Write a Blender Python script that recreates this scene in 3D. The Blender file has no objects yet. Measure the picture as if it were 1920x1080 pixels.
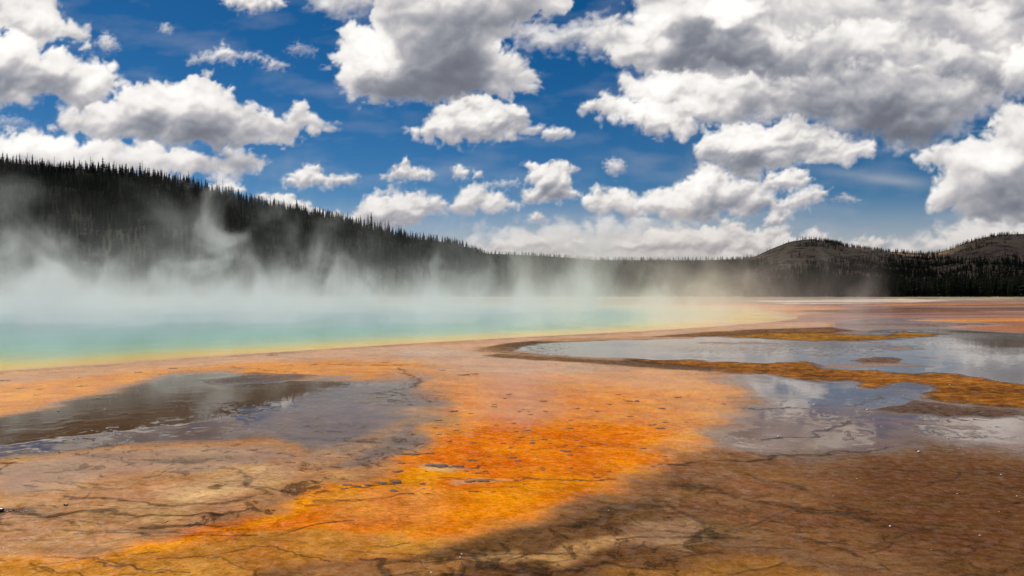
import bpy, bmesh, math, random
import numpy as np
from mathutils import Vector, Matrix

scene = bpy.context.scene
COL = scene.collection
random.seed(11)
RNG = np.random.default_rng(5)

# ------------------------------------------------------------------ camera, world, sun, exposure
CAM_H = 3.0          # metres above the spring's water level
FOC = 1280.0         # focal length in 1/1920 of the frame width
VH = 546.0           # height of the level horizon in the 1080 line frame
cam = bpy.data.cameras.new('camera'); cam_ob = bpy.data.objects.new('camera', cam); COL.objects.link(cam_ob)
cam.sensor_width = 36.0; cam.lens = 36.0 * FOC / 1920.0
cam.clip_start = 0.1; cam.clip_end = 20000
cam_ob.location = (0, 0, CAM_H)
cam_ob.rotation_euler = (math.radians(90) + math.atan((VH - 540.0) / FOC), 0, 0)
scene.camera = cam_ob

SUN_AZ, SUN_EL = math.radians(-38), math.radians(46)
SDIR = Vector((math.sin(SUN_AZ) * math.cos(SUN_EL), math.cos(SUN_AZ) * math.cos(SUN_EL), math.sin(SUN_EL)))
world = bpy.data.worlds.new('World'); scene.world = world; world.use_nodes = True
wn = world.node_tree; wn.nodes.clear()
sky = wn.nodes.new('ShaderNodeTexSky'); sky.sky_type = 'NISHITA'; sky.sun_disc = False
sky.sun_elevation = SUN_EL; sky.sun_rotation = SUN_AZ
sky.altitude = 2200; sky.air_density = 1.0; sky.dust_density = 0.3; sky.ozone_density = 2.5
hsv = wn.nodes.new('ShaderNodeHueSaturation'); hsv.inputs['Saturation'].default_value = 1.42; hsv.inputs['Value'].default_value = 1.0
bg = wn.nodes.new('ShaderNodeBackground'); bg.inputs['Strength'].default_value = 0.052
wo = wn.nodes.new('ShaderNodeOutputWorld')
wn.links.new(sky.outputs[0], hsv.inputs['Color']); wn.links.new(hsv.outputs[0], bg.inputs['Color']); wn.links.new(bg.outputs[0], wo.inputs['Surface'])

sun = bpy.data.lights.new('sun', 'SUN'); sun.energy = 3.9; sun.angle = math.radians(0.55); sun.color = (1.0, 0.91, 0.79)
sun_ob = bpy.data.objects.new('sun', sun); COL.objects.link(sun_ob)
sun_ob.rotation_euler = SDIR.to_track_quat('Z', 'Y').to_euler(); sun_ob.location = (0, 0, 50)

scene.view_settings.view_transform = 'Standard'; scene.view_settings.look = 'None'
scene.view_settings.exposure = 0.0; scene.view_settings.gamma = 1.0
scene.render.engine = 'CYCLES'
cy = scene.cycles
cy.use_denoising = True
cy.max_bounces = 6; cy.diffuse_bounces = 2; cy.glossy_bounces = 3; cy.volume_bounces = 2
cy.transparent_max_bounces = 12; cy.transmission_bounces = 2
cy.volume_step_rate = 1.0; cy.volume_max_steps = 160
cy.sample_clamp_indirect = 6.0
# ------------------------------------------------------------------ numpy noise
def _hash(ix, iy, seed):
    h = (ix.astype(np.int64) * 374761393 + iy.astype(np.int64) * 668265263 + seed * 974634777) & 0xffffffff
    h = ((h ^ (h >> 13)) * 1274126177) & 0xffffffff
    return (h ^ (h >> 16)) & 0xffffffff

def perlin(x, y, seed=0):
    x = np.asarray(x, np.float64); y = np.asarray(y, np.float64)
    x0 = np.floor(x); y0 = np.floor(y); fx = x - x0; fy = y - y0
    ix = x0.astype(np.int64); iy = y0.astype(np.int64)
    u = fx * fx * fx * (fx * (fx * 6 - 15) + 10); v = fy * fy * fy * (fy * (fy * 6 - 15) + 10)
    def g(dx, dy):
        a = _hash(ix + dx, iy + dy, seed).astype(np.float64) * (2 * math.pi / 4294967296.0)
        return np.cos(a) * (fx - dx) + np.sin(a) * (fy - dy)
    a = g(0, 0) * (1 - u) + g(1, 0) * u
    b = g(0, 1) * (1 - u) + g(1, 1) * u
    return (a * (1 - v) + b * v) * 1.5

def fbm(x, y, octaves=4, seed=0, gain=0.5, lac=2.03):
    s = 0.0; a = 1.0; t = 0.0
    for i in range(octaves):
        s = s + a * perlin(x, y, seed + i * 17); t += a; a *= gain
        x = x * lac + 3.1; y = y * lac + 1.7
    return s / t

def billow(x, y, octaves=4, seed=0, gain=0.5, lac=2.03):
    s = 0.0; a = 1.0; t = 0.0
    for i in range(octaves):
        s = s + a * np.abs(perlin(x, y, seed + i * 17)); t += a; a *= gain
        x = x * lac + 3.1; y = y * lac + 1.7
    return s / t * 2.2

def sstep(a, b, x):
    t = np.clip((x - a) / (b - a), 0, 1); return t * t * (3 - 2 * t)

def mix(a, b, t): return a + (b - a) * t

def sdf(px, py, poly):
    """signed distance to a closed outline, positive inside"""
    P = np.array(poly, float); d = np.full(np.shape(px), 1e18); ins = np.zeros(np.shape(px), bool)
    for i in range(len(P)):
        ax, ay = P[i]; bx, by = P[(i + 1) % len(P)]
        ex, ey = bx - ax, by - ay; wx = px - ax; wy = py - ay
        t = np.clip((wx * ex + wy * ey) / (ex * ex + ey * ey + 1e-12), 0, 1)
        d = np.minimum(d, (wx - t * ex) ** 2 + (wy - t * ey) ** 2)
        if ay != by:
            c = ((ay > py) != (by > py)) & (px < (bx - ax) * (py - ay) / (by - ay) + ax)
            ins ^= c
    d = np.sqrt(d)
    return np.where(ins, d, -d)

def line_dist(px, py, pts):
    d = np.full(np.shape(px), 1e18)
    for i in range(len(pts) - 1):
        ax, ay = pts[i]; bx, by = pts[i + 1]
        ex, ey = bx - ax, by - ay; wx = px - ax; wy = py - ay
        t = np.clip((wx * ex + wy * ey) / (ex * ex + ey * ey + 1e-12), 0, 1)
        d = np.minimum(d, (wx - t * ex) ** 2 + (wy - t * ey) ** 2)
    return np.sqrt(d)

def blur(a, n):
    for _ in range(2):
        for ax in (0, 1):
            p = np.concatenate([np.repeat(np.take(a, [0], ax), n, ax), a, np.repeat(np.take(a, [-1], ax), n + 1, ax)], ax)
            c = np.cumsum(p, ax); L = a.shape[ax]; w = 2 * n + 1
            z = np.zeros_like(np.take(c, [0], ax)); c = np.concatenate([z, c], ax)
            a = (np.take(c, range(w, w + L), ax) - np.take(c, range(0, L), ax)) / w
    return a
# ------------------------------------------------------------------ object helpers
def tag(o, label=None, cat=None, group=None, kind=None):
    if label: o['label'] = label
    if cat: o['category'] = cat
    if group: o['group'] = group
    if kind: o['kind'] = kind
    return o

def mesh_np(name, V, F, mat=None, smooth=False, parent=None):
    """mesh object from numpy vertices and a (n,3) or (n,4) face array (or a list of both)"""
    me = bpy.data.meshes.new(name)
    Fs = F if isinstance(F, list) else [F]
    Fs = [np.asarray(f, np.int32) for f in Fs if len(f)]
    V = np.asarray(V, np.float32)
    me.vertices.add(len(V)); me.vertices.foreach_set('co', V.ravel())
    nl = sum(f.size for f in Fs); npoly = sum(len(f) for f in Fs)
    me.loops.add(nl); me.polygons.add(npoly)
    me.loops.foreach_set('vertex_index', np.concatenate([f.ravel() for f in Fs]))
    tot = np.concatenate([np.full(len(f), f.shape[1], np.int32) for f in Fs])
    st = np.zeros(npoly, np.int32); st[1:] = np.cumsum(tot)[:-1]
    me.polygons.foreach_set('loop_start', st); me.polygons.foreach_set('loop_total', tot)
    me.update(calc_edges=True)
    if smooth: me.polygons.foreach_set('use_smooth', np.ones(npoly, bool))
    me.validate()
    if mat: me.materials.append(mat)
    o = bpy.data.objects.new(name, me); COL.objects.link(o)
    if parent: o.parent = parent
    return o

def vcol(o, name, rgba):
    at = o.data.color_attributes.new(name, 'FLOAT_COLOR', 'POINT')
    at.data.foreach_set('color', np.ascontiguousarray(rgba, np.float32).ravel())

def grid_faces(nr, nc, closed=False):
    r = np.arange(nr - 1)[:, None]; c = np.arange(nc if closed else nc - 1)[None, :]
    c1 = (c + 1) % nc
    return np.stack([r * nc + c, r * nc + c1, (r + 1) * nc + c1, (r + 1) * nc + c], -1).reshape(-1, 4)

class NT:
    def __init__(s, name):
        s.m = bpy.data.materials.new(name); s.m.use_nodes = True; s.t = s.m.node_tree; s.t.nodes.clear()
        s.out = s.n('ShaderNodeOutputMaterial')
    def n(s, typ, **kw):
        nd = s.t.nodes.new(typ)
        for k, v in kw.items():
            if k.startswith('i_'):
                key = k[2:]; key = int(key) if key.isdigit() else key.replace('_', ' ')
                s.put(nd.inputs[key], v)
            else: setattr(nd, k, v)
        return nd
    def put(s, sock, v):
        if isinstance(v, bpy.types.NodeSocket): s.t.links.new(v, sock)
        elif isinstance(v, bpy.types.Node): s.t.links.new(v.outputs[0], sock)
        else: sock.default_value = v
    def math(s, op, a, b=0.0, c=0.0, clamp=False):
        nd = s.n('ShaderNodeMath', operation=op, use_clamp=clamp)
        for i, x in enumerate((a, b, c)): s.put(nd.inputs[i], x)
        return nd.outputs[0]
    def ramp(s, fac, stops, interp='LINEAR'):
        nd = s.n('ShaderNodeValToRGB'); cr = nd.color_ramp; cr.interpolation = interp
        while len(cr.elements) > 1: cr.elements.remove(cr.elements[-1])
        for i, (p, c) in enumerate(stops):
            e = cr.elements[0] if i == 0 else cr.elements.new(p)
            e.position = p; e.color = (*c, 1) if len(c) == 3 else c
        s.put(nd.inputs[0], fac); return nd.outputs[0]
    def noise(s, vec, scale, detail=3, rough=.5, dist=0.0):
        nd = s.n('ShaderNodeTexNoise'); s.put(nd.inputs['Vector'], vec)
        s.put(nd.inputs['Scale'], scale); nd.inputs['Detail'].default_value = detail
        nd.inputs['Roughness'].default_value = rough; nd.inputs['Distortion'].default_value = dist
        return nd.outputs[0]
    def mixc(s, f, a, b, mode='MIX'):
        nd = s.n('ShaderNodeMix', data_type='RGBA', blend_type=mode)
        s.put(nd.inputs[0], f); s.put(nd.inputs[6], a); s.put(nd.inputs[7], b); return nd.outputs[2]
    def mapping(s, vec, scale=(1, 1, 1), loc=(0, 0, 0), rot=(0, 0, 0)):
        nd = s.n('ShaderNodeMapping'); s.put(nd.inputs[0], vec)
        nd.inputs['Scale'].default_value = scale; nd.inputs['Location'].default_value = loc; nd.inputs['Rotation'].default_value = rot
        return nd.outputs[0]
# ------------------------------------------------------------------ clouds (outline, bulk, base greyness, softness); u, v = tangents of direction * 1280
CLOUDS = [
 # far, low, hazy decks near the horizon
 ([(760,470),(830,448),(900,435),(980,425),(1080,418),(1180,410),(1260,418),(1330,424),(1420,440),(1440,452),(1440,560),(760,560)], .45, .25, 11, .8),
 ([(1380,470),(1430,440),(1470,432),(1500,440),(1530,430),(1560,440),(1585,455),(1560,476),(1500,490),(1380,490)], .5, .2, 3, .95),
 ([(1570,462),(1600,446),(1640,442),(1670,452),(1660,480),(1570,480)], .5, .2, 3, .9),
 ([(1640,470),(1680,450),(1740,438),(1800,408),(1860,398),(2080,390),(2080,500),(1640,500)], .5, .35, 6, .9),
 ([(1100,478),(1180,440),(1280,425),(1360,415),(1400,425),(1440,440),(1450,480)], .6, .3, 3, .95),
 ([(900,476),(930,450),(990,440),(1040,452),(1100,450),(1140,476)], .6, .3, 4, .9),
 ([(640,430),(655,388),(690,365),(720,352),(790,350),(820,368),(850,378),(870,352),(920,346),(950,360),(970,385),(955,396),(860,400),(800,408),(760,432),(690,450),(640,440)], .8, .75, 3, .98),
 ([(380,352),(400,342),(430,335),(458,348),(455,362),(380,366)], .8, .1, 2, 1),
 ([(470,372),(500,358),(540,362),(568,372),(600,392),(640,398),(660,420),(600,430),(520,400)], .8, .1, 2, 1),
 ([(985,412),(1005,394),(1020,402),(1028,415),(1005,418)], .8, .1, 2, 1),
 ([(900,346),(930,338),(970,336),(980,346),(940,354)], .5, .1, 4, .7),
 # lower right chain
 ([(1098,375),(1120,350),(1150,345),(1180,358),(1220,355),(1260,342),(1300,325),(1320,300),(1360,310),(1420,340),(1450,360),(1470,385),(1440,402),(1400,404),(1310,420),(1240,414),(1110,402)], .9, .75, 3, 1),
 ([(1440,402),(1450,382),(1475,365),(1500,350),(1535,345),(1555,358),(1545,378),(1510,392),(1480,405),(1470,428),(1432,424)], .7, .3, 3, .97),
 ([(1415,345),(1440,328),(1480,316),(1515,314),(1525,335),(1510,355),(1450,362),(1420,360)], .8, .55, 2.5, 1),
 ([(1562,372),(1585,362),(1612,375),(1590,378)], .5, .1, 3, .8),
 ([(1425,440),(1440,425),(1475,420),(1485,434),(1465,446),(1435,446)], .5, .2, 3, .9),
 # mid small ones
 ([(975,310),(1000,305),(1050,300),(1083,320),(1070,340),(1080,355),(1095,370),(1060,380),(1000,382),(972,370),(975,355),(995,350),(990,325)], .8, .6, 2, 1),
 ([(1130,305),(1150,295),(1172,300),(1172,318),(1155,333),(1138,322)], .6, .2, 3, .9),
 ([(525,346),(545,322),(570,308),(595,308),(612,328),(640,325),(672,325),(670,340),(640,350),(560,354)], .8, .35, 2, 1),
 ([(712,330),(740,312),(760,294),(775,310),(800,315),(822,330),(800,338),(730,339)], .8, .3, 2, 1),
 ([(847,315),(862,307),(878,318),(877,335),(850,334)], .7, .1, 2, 1),
 ([(883,320),(900,320),(903,333),(888,334)], .7, .1, 2, 1),
 ([(295,52),(310,42),(324,52),(318,62),(304,62)], .5, 0, 3, .8),
 ([(352,112),(375,95),(400,98),(412,78),(430,86),(442,100),(480,96),(505,108),(542,122),(530,133),(500,127),(480,108),(430,114),(395,114),(360,120)], .6, .05, 4, .95),
 ([(538,92),(560,78),(590,94),(585,102),(550,99)], .4, 0, 5, .7),
 ([(176,80),(195,58),(215,72),(222,90),(195,95)], .5, .0, 4, .9),
 ([(400,-10),(420,10),(470,24),(500,18),(530,10),(540,-10)], .7, .2, 3, 1),
 # left masses
 ([(-260,120),(-200,60),(0,-60),(95,-20),(125,25),(165,48),(180,72),(172,95),(150,98),(145,80),(110,75),(80,100),(40,90),(0,60),(-260,190)], 1, .15, 3, 1),
 ([(-260,210),(-100,80),(-20,45),(40,62),(70,90),(110,88),(150,102),(200,118),(226,138),(245,150),(240,168),(205,190),(170,215),(130,212),(100,186),(60,192),(25,200),(-20,225),(-260,250)], 1, .45, 3, 1),
 ([(-10,235),(0,215),(40,222),(60,232),(30,240)], .5, .1, 6, .6),
 ([(-260,330),(-260,240),(-60,235),(60,238),(140,258),(250,262),(400,280),(455,272),(485,290),(515,310),(500,325),(430,333),(300,335),(-260,360)], .7, .35, 3.5, 1),
 ([(100,240),(112,215),(150,200),(205,190),(235,160),(280,145),(328,152),(345,133),(388,133),(420,150),(450,168),(482,195),(500,206),(530,215),(555,194),(582,194),(610,220),(636,242),(618,256),(580,262),(570,255),(562,272),(530,280),(490,272),(440,287),(400,282),(300,264),(200,260),(130,262)], 1, .8, 2.5, 1),
 # top centre
 ([(570,-40),(580,10),(610,28),(650,34),(700,20),(760,-40)], .6, .35, 6, .9),
 ([(965,50),(1000,30),(1060,45),(1110,28),(1160,12),(1185,50),(1150,100),(1120,100),(1060,92),(1030,100),(985,96)], .6, .4, 6, .85),
 ([(605,122),(620,92),(638,62),(660,48),(700,38),(680,-60),(1095,-60),(1080,-5),(1050,15),(1005,36),(965,50),(950,80),(985,100),(1005,130),(1015,152),(1000,174),(950,184),(900,180),(850,197),(800,200),(720,197),(635,190),(632,160),(625,130)], 1.1, .85, 2.5, 1),
 ([(765,247),(790,220),(820,190),(852,178),(900,176),(960,184),(988,206),(1002,230),(1040,233),(1076,250),(1060,267),(1010,262),(940,272),(860,268),(800,272),(775,260)], .9, .6, 2.5, 1),
 # right masses
 ([(1700,292),(1740,275),(1800,258),(1850,236),(1880,200),(1960,180),(2200,160),(2200,440),(1950,432),(1850,418),(1780,400),(1745,372),(1748,342),(1762,320),(1720,300)], 1, .55, 3, 1),
 ([(1300,275),(1322,240),(1400,225),(1500,220),(1560,236),(1620,262),(1626,285),(1600,308),(1500,316),(1440,330),(1400,345),(1350,318),(1310,310)], 1, .8, 2.5, 1),
 ([(1085,212),(1110,185),(1140,170),(1180,182),(1220,170),(1290,205),(1310,240),(1290,262),(1230,256),(1170,232),(1120,222)], .8, .4, 3, 1),
 ([(1190,120),(1140,104),(1095,90),(1100,70),(1150,50),(1185,35),(1210,-60),(2200,-60),(2200,190),(1930,180),(1880,198),(1850,214),(1800,248),(1720,270),(1620,256),(1560,240),(1480,222),(1380,236),(1300,226),(1240,205),(1185,180),(1175,150),(1210,135)], .6, .45, 5, 1),
 ([(1600,-60),(1640,20),(1720,40),(1800,10),(1850,40),(1910,50),(2200,30),(2200,-60)], .9, .5, 4, 1),
 ([(1500,60),(1560,30),(1650,26),(1720,50),(1800,60),(1860,100),(1840,160),(1760,190),(1600,180),(1520,130)], .9, .55, 6, .9),
 ([(1100,88),(1110,62),(1150,42),(1195,20),(1210,-60),(1420,-60),(1470,10),(1480,60),(1540,80),(1500,130),(1420,150),(1340,120),(1300,150),(1240,150),(1190,120),(1150,104)], 1.0, .7, 3, 1),
 ([(1175,150),(1215,132),(1290,118),(1350,140),(1410,128),(1480,150),(1530,180),(1520,215),(1440,226),(1380,236),(1300,226),(1240,205),(1185,180)], .9, .6, 4, 1),
 ([(1860,120),(1900,80),(1960,60),(2200,50),(2200,190),(1930,182),(1880,190)], .9, .4, 4, 1),
 ([(1450,150),(1520,118),(1590,128),(1660,100),(1760,118),(1850,150),(1885,190),(1855,212),(1800,248),(1720,276),(1630,262),(1550,240),(1470,214)], .9, 1.1, 7, .96),
]
# broad darker (<0) and brighter (>0) parts of the big masses: u, v, ru, rv, amount
TONES = [(1620,160,270,90,-.30),(1500,90,170,60,.0),(1370,20,70,34,.75),(1230,70,50,60,.45),(1300,110,90,34,-.22),(1480,120,60,26,-.06),
 (1650,60,90,40,.18),(1480,60,60,26,.22),(1850,40,60,50,.35),(1900,110,60,40,.30),(1660,240,150,26,-.2),(1240,190,90,50,.45),(1350,150,60,22,.3),(1700,120,60,14,.14),
 (880,125,130,60,-.25),(700,110,80,60,.5),(760,60,50,30,.2),(900,30,150,40,-.10),(930,85,40,30,.35),(800,165,90,18,-.1),
 (380,230,150,34,-.28),(340,190,80,40,.25),(60,155,120,22,-.22),(40,60,120,60,.3),(200,150,60,40,.2),(440,300,90,16,-.25),(80,270,120,24,.35),
 (1400,250,90,26,.25),(1380,300,90,18,-.25),(1900,370,90,24,-.3),(1860,300,90,24,.25),(1180,380,60,20,.1),(1400,385,70,20,-.25),(1300,350,60,40,.25),
 (900,215,60,20,.2),(960,225,40,18,-.2),(700,420,70,16,-.2),(1030,355,36,14,-.3)]
RU0, RV0, RSTEP = -260.0, -60.0, 1.5
RW, RH = 1630, 412

def make_clouds():
    U, V = np.meshgrid(RU0 + RSTEP * np.arange(RW), RV0 + RSTEP * np.arange(RH))
    A = np.zeros((RH, RW)); S = np.zeros((RH, RW))
    for k, (poly, bulk, grey, soft, opa) in enumerate(CLOUDS):
        P = np.array(poly, float)
        w, h = np.ptp(P[:, 0]), np.ptp(P[:, 1]); size = math.sqrt(abs(0.5 * np.sum(P[:, 0] * np.roll(P[:, 1], -1) - P[:, 1] * np.roll(P[:, 0], -1))))
        L = float(np.clip(size * .42, 14, 78)); m = L * .7 + 8
        i0 = max(0, int((P[:, 0].min() - m - RU0) / RSTEP)); i1 = min(RW, int((P[:, 0].max() + m - RU0) / RSTEP) + 1)
        j0 = max(0, int((P[:, 1].min() - m - RV0) / RSTEP)); j1 = min(RH, int((P[:, 1].max() + m - RV0) / RSTEP) + 1)
        if i1 <= i0 or j1 <= j0: continue
        u = U[j0:j1, i0:i1]; v = V[j0:j1, i0:i1]; sd = 101 + 7 * k
        wu = u + L * .30 * fbm(u / L, v / L, 4, sd); wv = v + L * .24 * fbm(u / L, v / L, 4, sd + 40)
        d = sdf(wu, wv, poly)
        b = billow(wu / L, wv / L * 1.1, 5, sd + 80, .56)
        bs = billow(wu / L * 3.1, wv / L * 3.5, 4, sd + 90, .55)
        f = d + L * .34 * (b - .62) + L * .10 * (bs - .6)
        wisp = fbm(u / L * 2.2, v / L * 3.2, 4, sd + 130)
        lowpart = sstep(-.1, .9, blur((v - P[:, 1].min()) / max(h, 1), 3))
        e = 1.35 * soft * (1 + 1.9 * np.clip(wisp + .15, 0, 1) + .8 * lowpart)
        al = sstep(-e * .8, e * 1.7, f + wisp * soft * 3.0) * opa
        al *= mix(1, sstep(-.5, .25, wisp + f / (L * .6)), .35 if bulk < .7 else .12)
        # bulges: height field of rounded lobes, lit from above and the left-rear
        big = sstep(150, 420, size)
        H = np.sqrt(np.clip(f / (L * 1.1), 0, 1.0)) * L * .55 + (b * L * .34 * (1 - .45 * big) + bs * L * .05 * (1 - .8 * big)) * bulk
        n1 = max(2, int(L * (.10 + .05 * big))); n2 = max(1, int(L * (.028 + .03 * big)))
        lit = 0
        for Hh, wt, gn in ((blur(H, n1), .62, 1.15), (blur(H, n2), .38, .62)):
            gv, gu = np.gradient(Hh, RSTEP)
            gv = gv * gn; gu = gu * gn
            lit = lit + wt * (gv * .85 + gu * .25 + .34) / np.sqrt(1 + gu * gu + gv * gv)
        lit = np.clip(lit * .95 + .42, 0, 1.2)
        # self shadow: how much cloud lies above
        T = np.clip(f / L, 0, 1) * al
        occ = np.zeros_like(T); sh = T.copy(); dist = 0
        for st in (3, 5, 8, 12, 18):
            dist += st
            q = np.zeros_like(T); q[st if dist < 1 else min(dist, T.shape[0] - 1):, :] = T[:T.shape[0] - min(dist, T.shape[0] - 1), :]
            occ += blur(q, 2) * st
        occ = occ / 46.0
        deep = sstep(.05, .95, occ) * grey * np.clip(h / 70.0, .35, 1)
        shade = .62 + .38 * lit - .62 * deep * (1 - .30 * np.clip(lit, 0, 1)) + .05 * wisp + .16 * (b - .55) * bulk + .05 * (bs - .6)
        thin = 1 - sstep(0, L * .25, f)
        shade = mix(shade, .93, thin * .45)
        a0 = A[j0:j1, i0:i1]; s0 = S[j0:j1, i0:i1]
        na = al + a0 * (1 - al)
        S[j0:j1, i0:i1] = (shade * al + s0 * a0 * (1 - al)) / np.maximum(na, 1e-5)
        A[j0:j1, i0:i1] = na
    nz = fbm(U / 60, V / 45, 5, 900)
    nb = billow(U / 45, V / 34, 4, 940)
    for (cu, cv, ru, rv, am) in TONES:
        r = np.sqrt(((U - cu) / ru) ** 2 + ((V - cv) / rv) ** 2) + nz * .55
        S += am * .8 * (1 - sstep(.25, 1.25, r)) * (.7 + .5 * nb)
    S += .13 * fbm(U / 110 + .4 * nz, V / 70 + .4 * nz, 6, 910) + .05 * nz + .02 * (nb - .6)
    # thin high veils and steam-like streaks between the clouds
    veil = np.clip(fbm(U / 160, V / 50, 5, 777) + .05, 0, 1) * .25 + sstep(350, 490, V) * .55 + np.exp(-((V - 335 - (U - 1650) * .12) / 9) ** 2 - ((U - 1660) / 90) ** 2) * .25
    wa = veil * (1 - A)
    na = A + wa
    S = (S * A + .86 * wa) / np.maximum(na, 1e-5)
    return na, S

def cloud_colour(S, V):
    """radiance of the cloud, linear rgb, from its lit fraction"""
    s = np.clip(S, .0, 1.25)
    xs = [0, .3, .5, .7, .85, 1.0, 1.25]
    R = np.interp(s, xs, [.16, .21, .305, .45, .63, .87, 1.05])
    G = np.interp(s, xs, [.17, .225, .315, .445, .61, .845, 1.02])
    B = np.interp(s, xs, [.205, .265, .355, .475, .61, .815, .99])
    hz = sstep(330, 500, V)
    R *= mix(1, .80, hz); G *= mix(1, .76, hz); B *= mix(1, .76, hz)
    return R, G, B
# ------------------------------------------------------------------ sky dome carrying the clouds
DOME_R = 6500.0
def build_sky():
    A, S = make_clouds()
    D = math.radians
    az = np.concatenate([np.arange(-40, 40, .09), np.arange(40, 320, .62)]) * math.pi / 180
    el = np.concatenate([np.arange(-1.5, 24.6, .09), np.arange(24.7, 90.01, .62)]) * math.pi / 180
    AZ, EL = np.meshgrid(az, el)
    x = np.sin(AZ) * np.cos(EL); y = np.cos(AZ) * np.cos(EL); z = np.sin(EL)
    P = np.stack([x, y, z], -1) * DOME_R; P[..., 2] += CAM_H
    yy = np.where(y > .15, y, 1)
    u = 960 + FOC * x / yy; v = VH - FOC * z / yy
    fi = np.clip((u - RU0) / RSTEP, 0, RW - 1.001); fj = np.clip((v - RV0) / RSTEP, 0, RH - 1.001)
    i = fi.astype(int); j = fj.astype(int); fu = fi - i; fv = fj - j
    def samp(M): return (M[j, i] * (1 - fu) + M[j, i + 1] * fu) * (1 - fv) + (M[j + 1, i] * (1 - fu) + M[j + 1, i + 1] * fu) * fv
    inside = (y > .15) * sstep(RU0 + 10, RU0 + 110, u) * sstep(RU0 + RW * RSTEP - 10, RU0 + RW * RSTEP - 110, u) * sstep(RV0 + 4, RV0 + 34, v)
    # clouds all round, outside the measured window
    a_deg = AZ * 57.3; e_deg = EL * 57.3
    X3 = x / (z + .18) * 1.6; Y3 = y / (z + .18) * 1.6
    n = fbm(X3, Y3, 5, 31) + .35 * (billow(X3 * 2.2, Y3 * 2.2, 4, 37) - .6)
    ga = sstep(-.02, .16, n) * .95 * sstep(-1, 4, e_deg)
    gs = np.clip(.95 - 1.1 * sstep(.05, .5, n) + .5 * (billow(X3 * 4, Y3 * 4, 3, 41) - .6), .25, 1.1)
    # along the way to the sun: unseen cloud cover shaped to shade hills, sparing the spring
    s = SDIR; tt = P[..., 2] / s.z
    gx = P[..., 0] - tt * s.x; gy = P[..., 1] - tt * s.y
    near = np.hypot(gx, gy)
    w = 1 - sstep(4200, 5200, near)
    sn = fbm(gx / 420, gy / 420, 3, 57)
    cover = sstep(470, 620, gy + 90 * sn + .10 * np.abs(gx))
    def hole(cx, cy, rx, ry, soft=.5):
        r = np.hypot((gx - cx) / rx, (gy - cy) / ry) + sn * .35
        return 1 - sstep(1 - soft, 1 + soft, r)
    for (cx, cy, rx, ry, k) in SUNNY: cover = cover * (1 - k * hole(cx, cy, rx, ry))
    cover = cover * (1 - .0 * sn)
    ga = mix(ga, cover * .97, w)
    al = mix(ga, samp(A), inside); sh = mix(gs, samp(S), inside)
    R, G, B = cloud_colour(sh, v * inside)
    o = mesh_np('sky', P.reshape(-1, 3), grid_faces(len(el), len(az), True))
    vcol(o, 'cloud', np.stack([R, G, B, al], -1).reshape(-1, 4))
    m = NT('sky_clouds')
    at = m.n('ShaderNodeAttribute', attribute_name='cloud')
    em = m.n('ShaderNodeEmission', i_Color=at.outputs['Color'], i_Strength=1.0)
    tr = m.n('ShaderNodeBsdfTransparent')
    mx = m.n('ShaderNodeMixShader', i_0=at.outputs['Alpha'], i_1=tr.outputs[0], i_2=em.outputs[0])
    m.put(m.out.inputs['Surface'], mx.outputs[0])
    m.m.cycles.emission_sampling = 'NONE'
    o.data.materials.append(m.m)
    tag(o, kind='structure')
    return o
# sunlit gaps on the far country: centre x, y, radii, strength
SUNNY = [(1230, 2110, 330, 170, .95), (900, 420, 500, 130, .5)]
# ------------------------------------------------------------------ lie of the land (heights in metres above the spring)
POOL_NEAR = [(-60,710),(0,697),(200,684),(400,669),(600,656),(800,643),(1000,632),(1200,622),(1350,612),(1450,604),(1496,598)]
def flat(u, v, z=0.0):
    Y = FOC * (CAM_H - z) / (v - VH); return ((u - 960) / FOC * Y, Y)
_pn = [flat(u, v) for u, v in POOL_NEAR]
POOL = [(-150, 60), (-95, 36), (-42, 25.5)] + _pn[1:] + [(35, 84), (38, 95), (40, 110), (37, 126), (25, 140), (0, 152), (-45, 158), (-100, 145), (-140, 110)]
_px = [-150, -95, -42] + [p[0] for p in _pn[1:]]; _py = [60, 36, 25.5] + [p[1] for p in _pn[1:]]
def pool_edge_y(x): return np.interp(x, _px, _py)
def ground_z(x, y):
    wl = 1 - sstep(-9, 7, x)
    return 0.0195 * np.clip(pool_edge_y(x) - 1.0 - y, 0, 24) * wl
def gpix(u, v):
    """world point on the ground seen at (u, v) from the camera stand"""
    z = 0.0
    for _ in range(12):
        Y = FOC * (CAM_H - z) / (v - VH); X = (u - 960) / FOC * Y; z = float(ground_z(np.array(X), np.array(Y)))
    return X, Y, z

# mat colours (linear base colours)
TAN=(.45,.21,.074); BROWN=(.16,.078,.028); DARK=(.10,.046,.013); ORANGE=(.74,.188,.002); AMBER=(.77,.265,.003); PALEOR=(.72,.275,.030)
PINK=(.58,.31,.15); CREAM=(.62,.40,.19); MAUVE=(.19,.125,.085); SLATE=(.17,.14,.12); RUST=(.25,.092,.012); REDBR=(.27,.10,.05)
BEIGE=(.30,.235,.165); WHITE=(.62,.50,.40); ROSE=(.48,.27,.19); OLIVE=(.27,.12,.012); PEACH=(.80,.42,.20)

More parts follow.
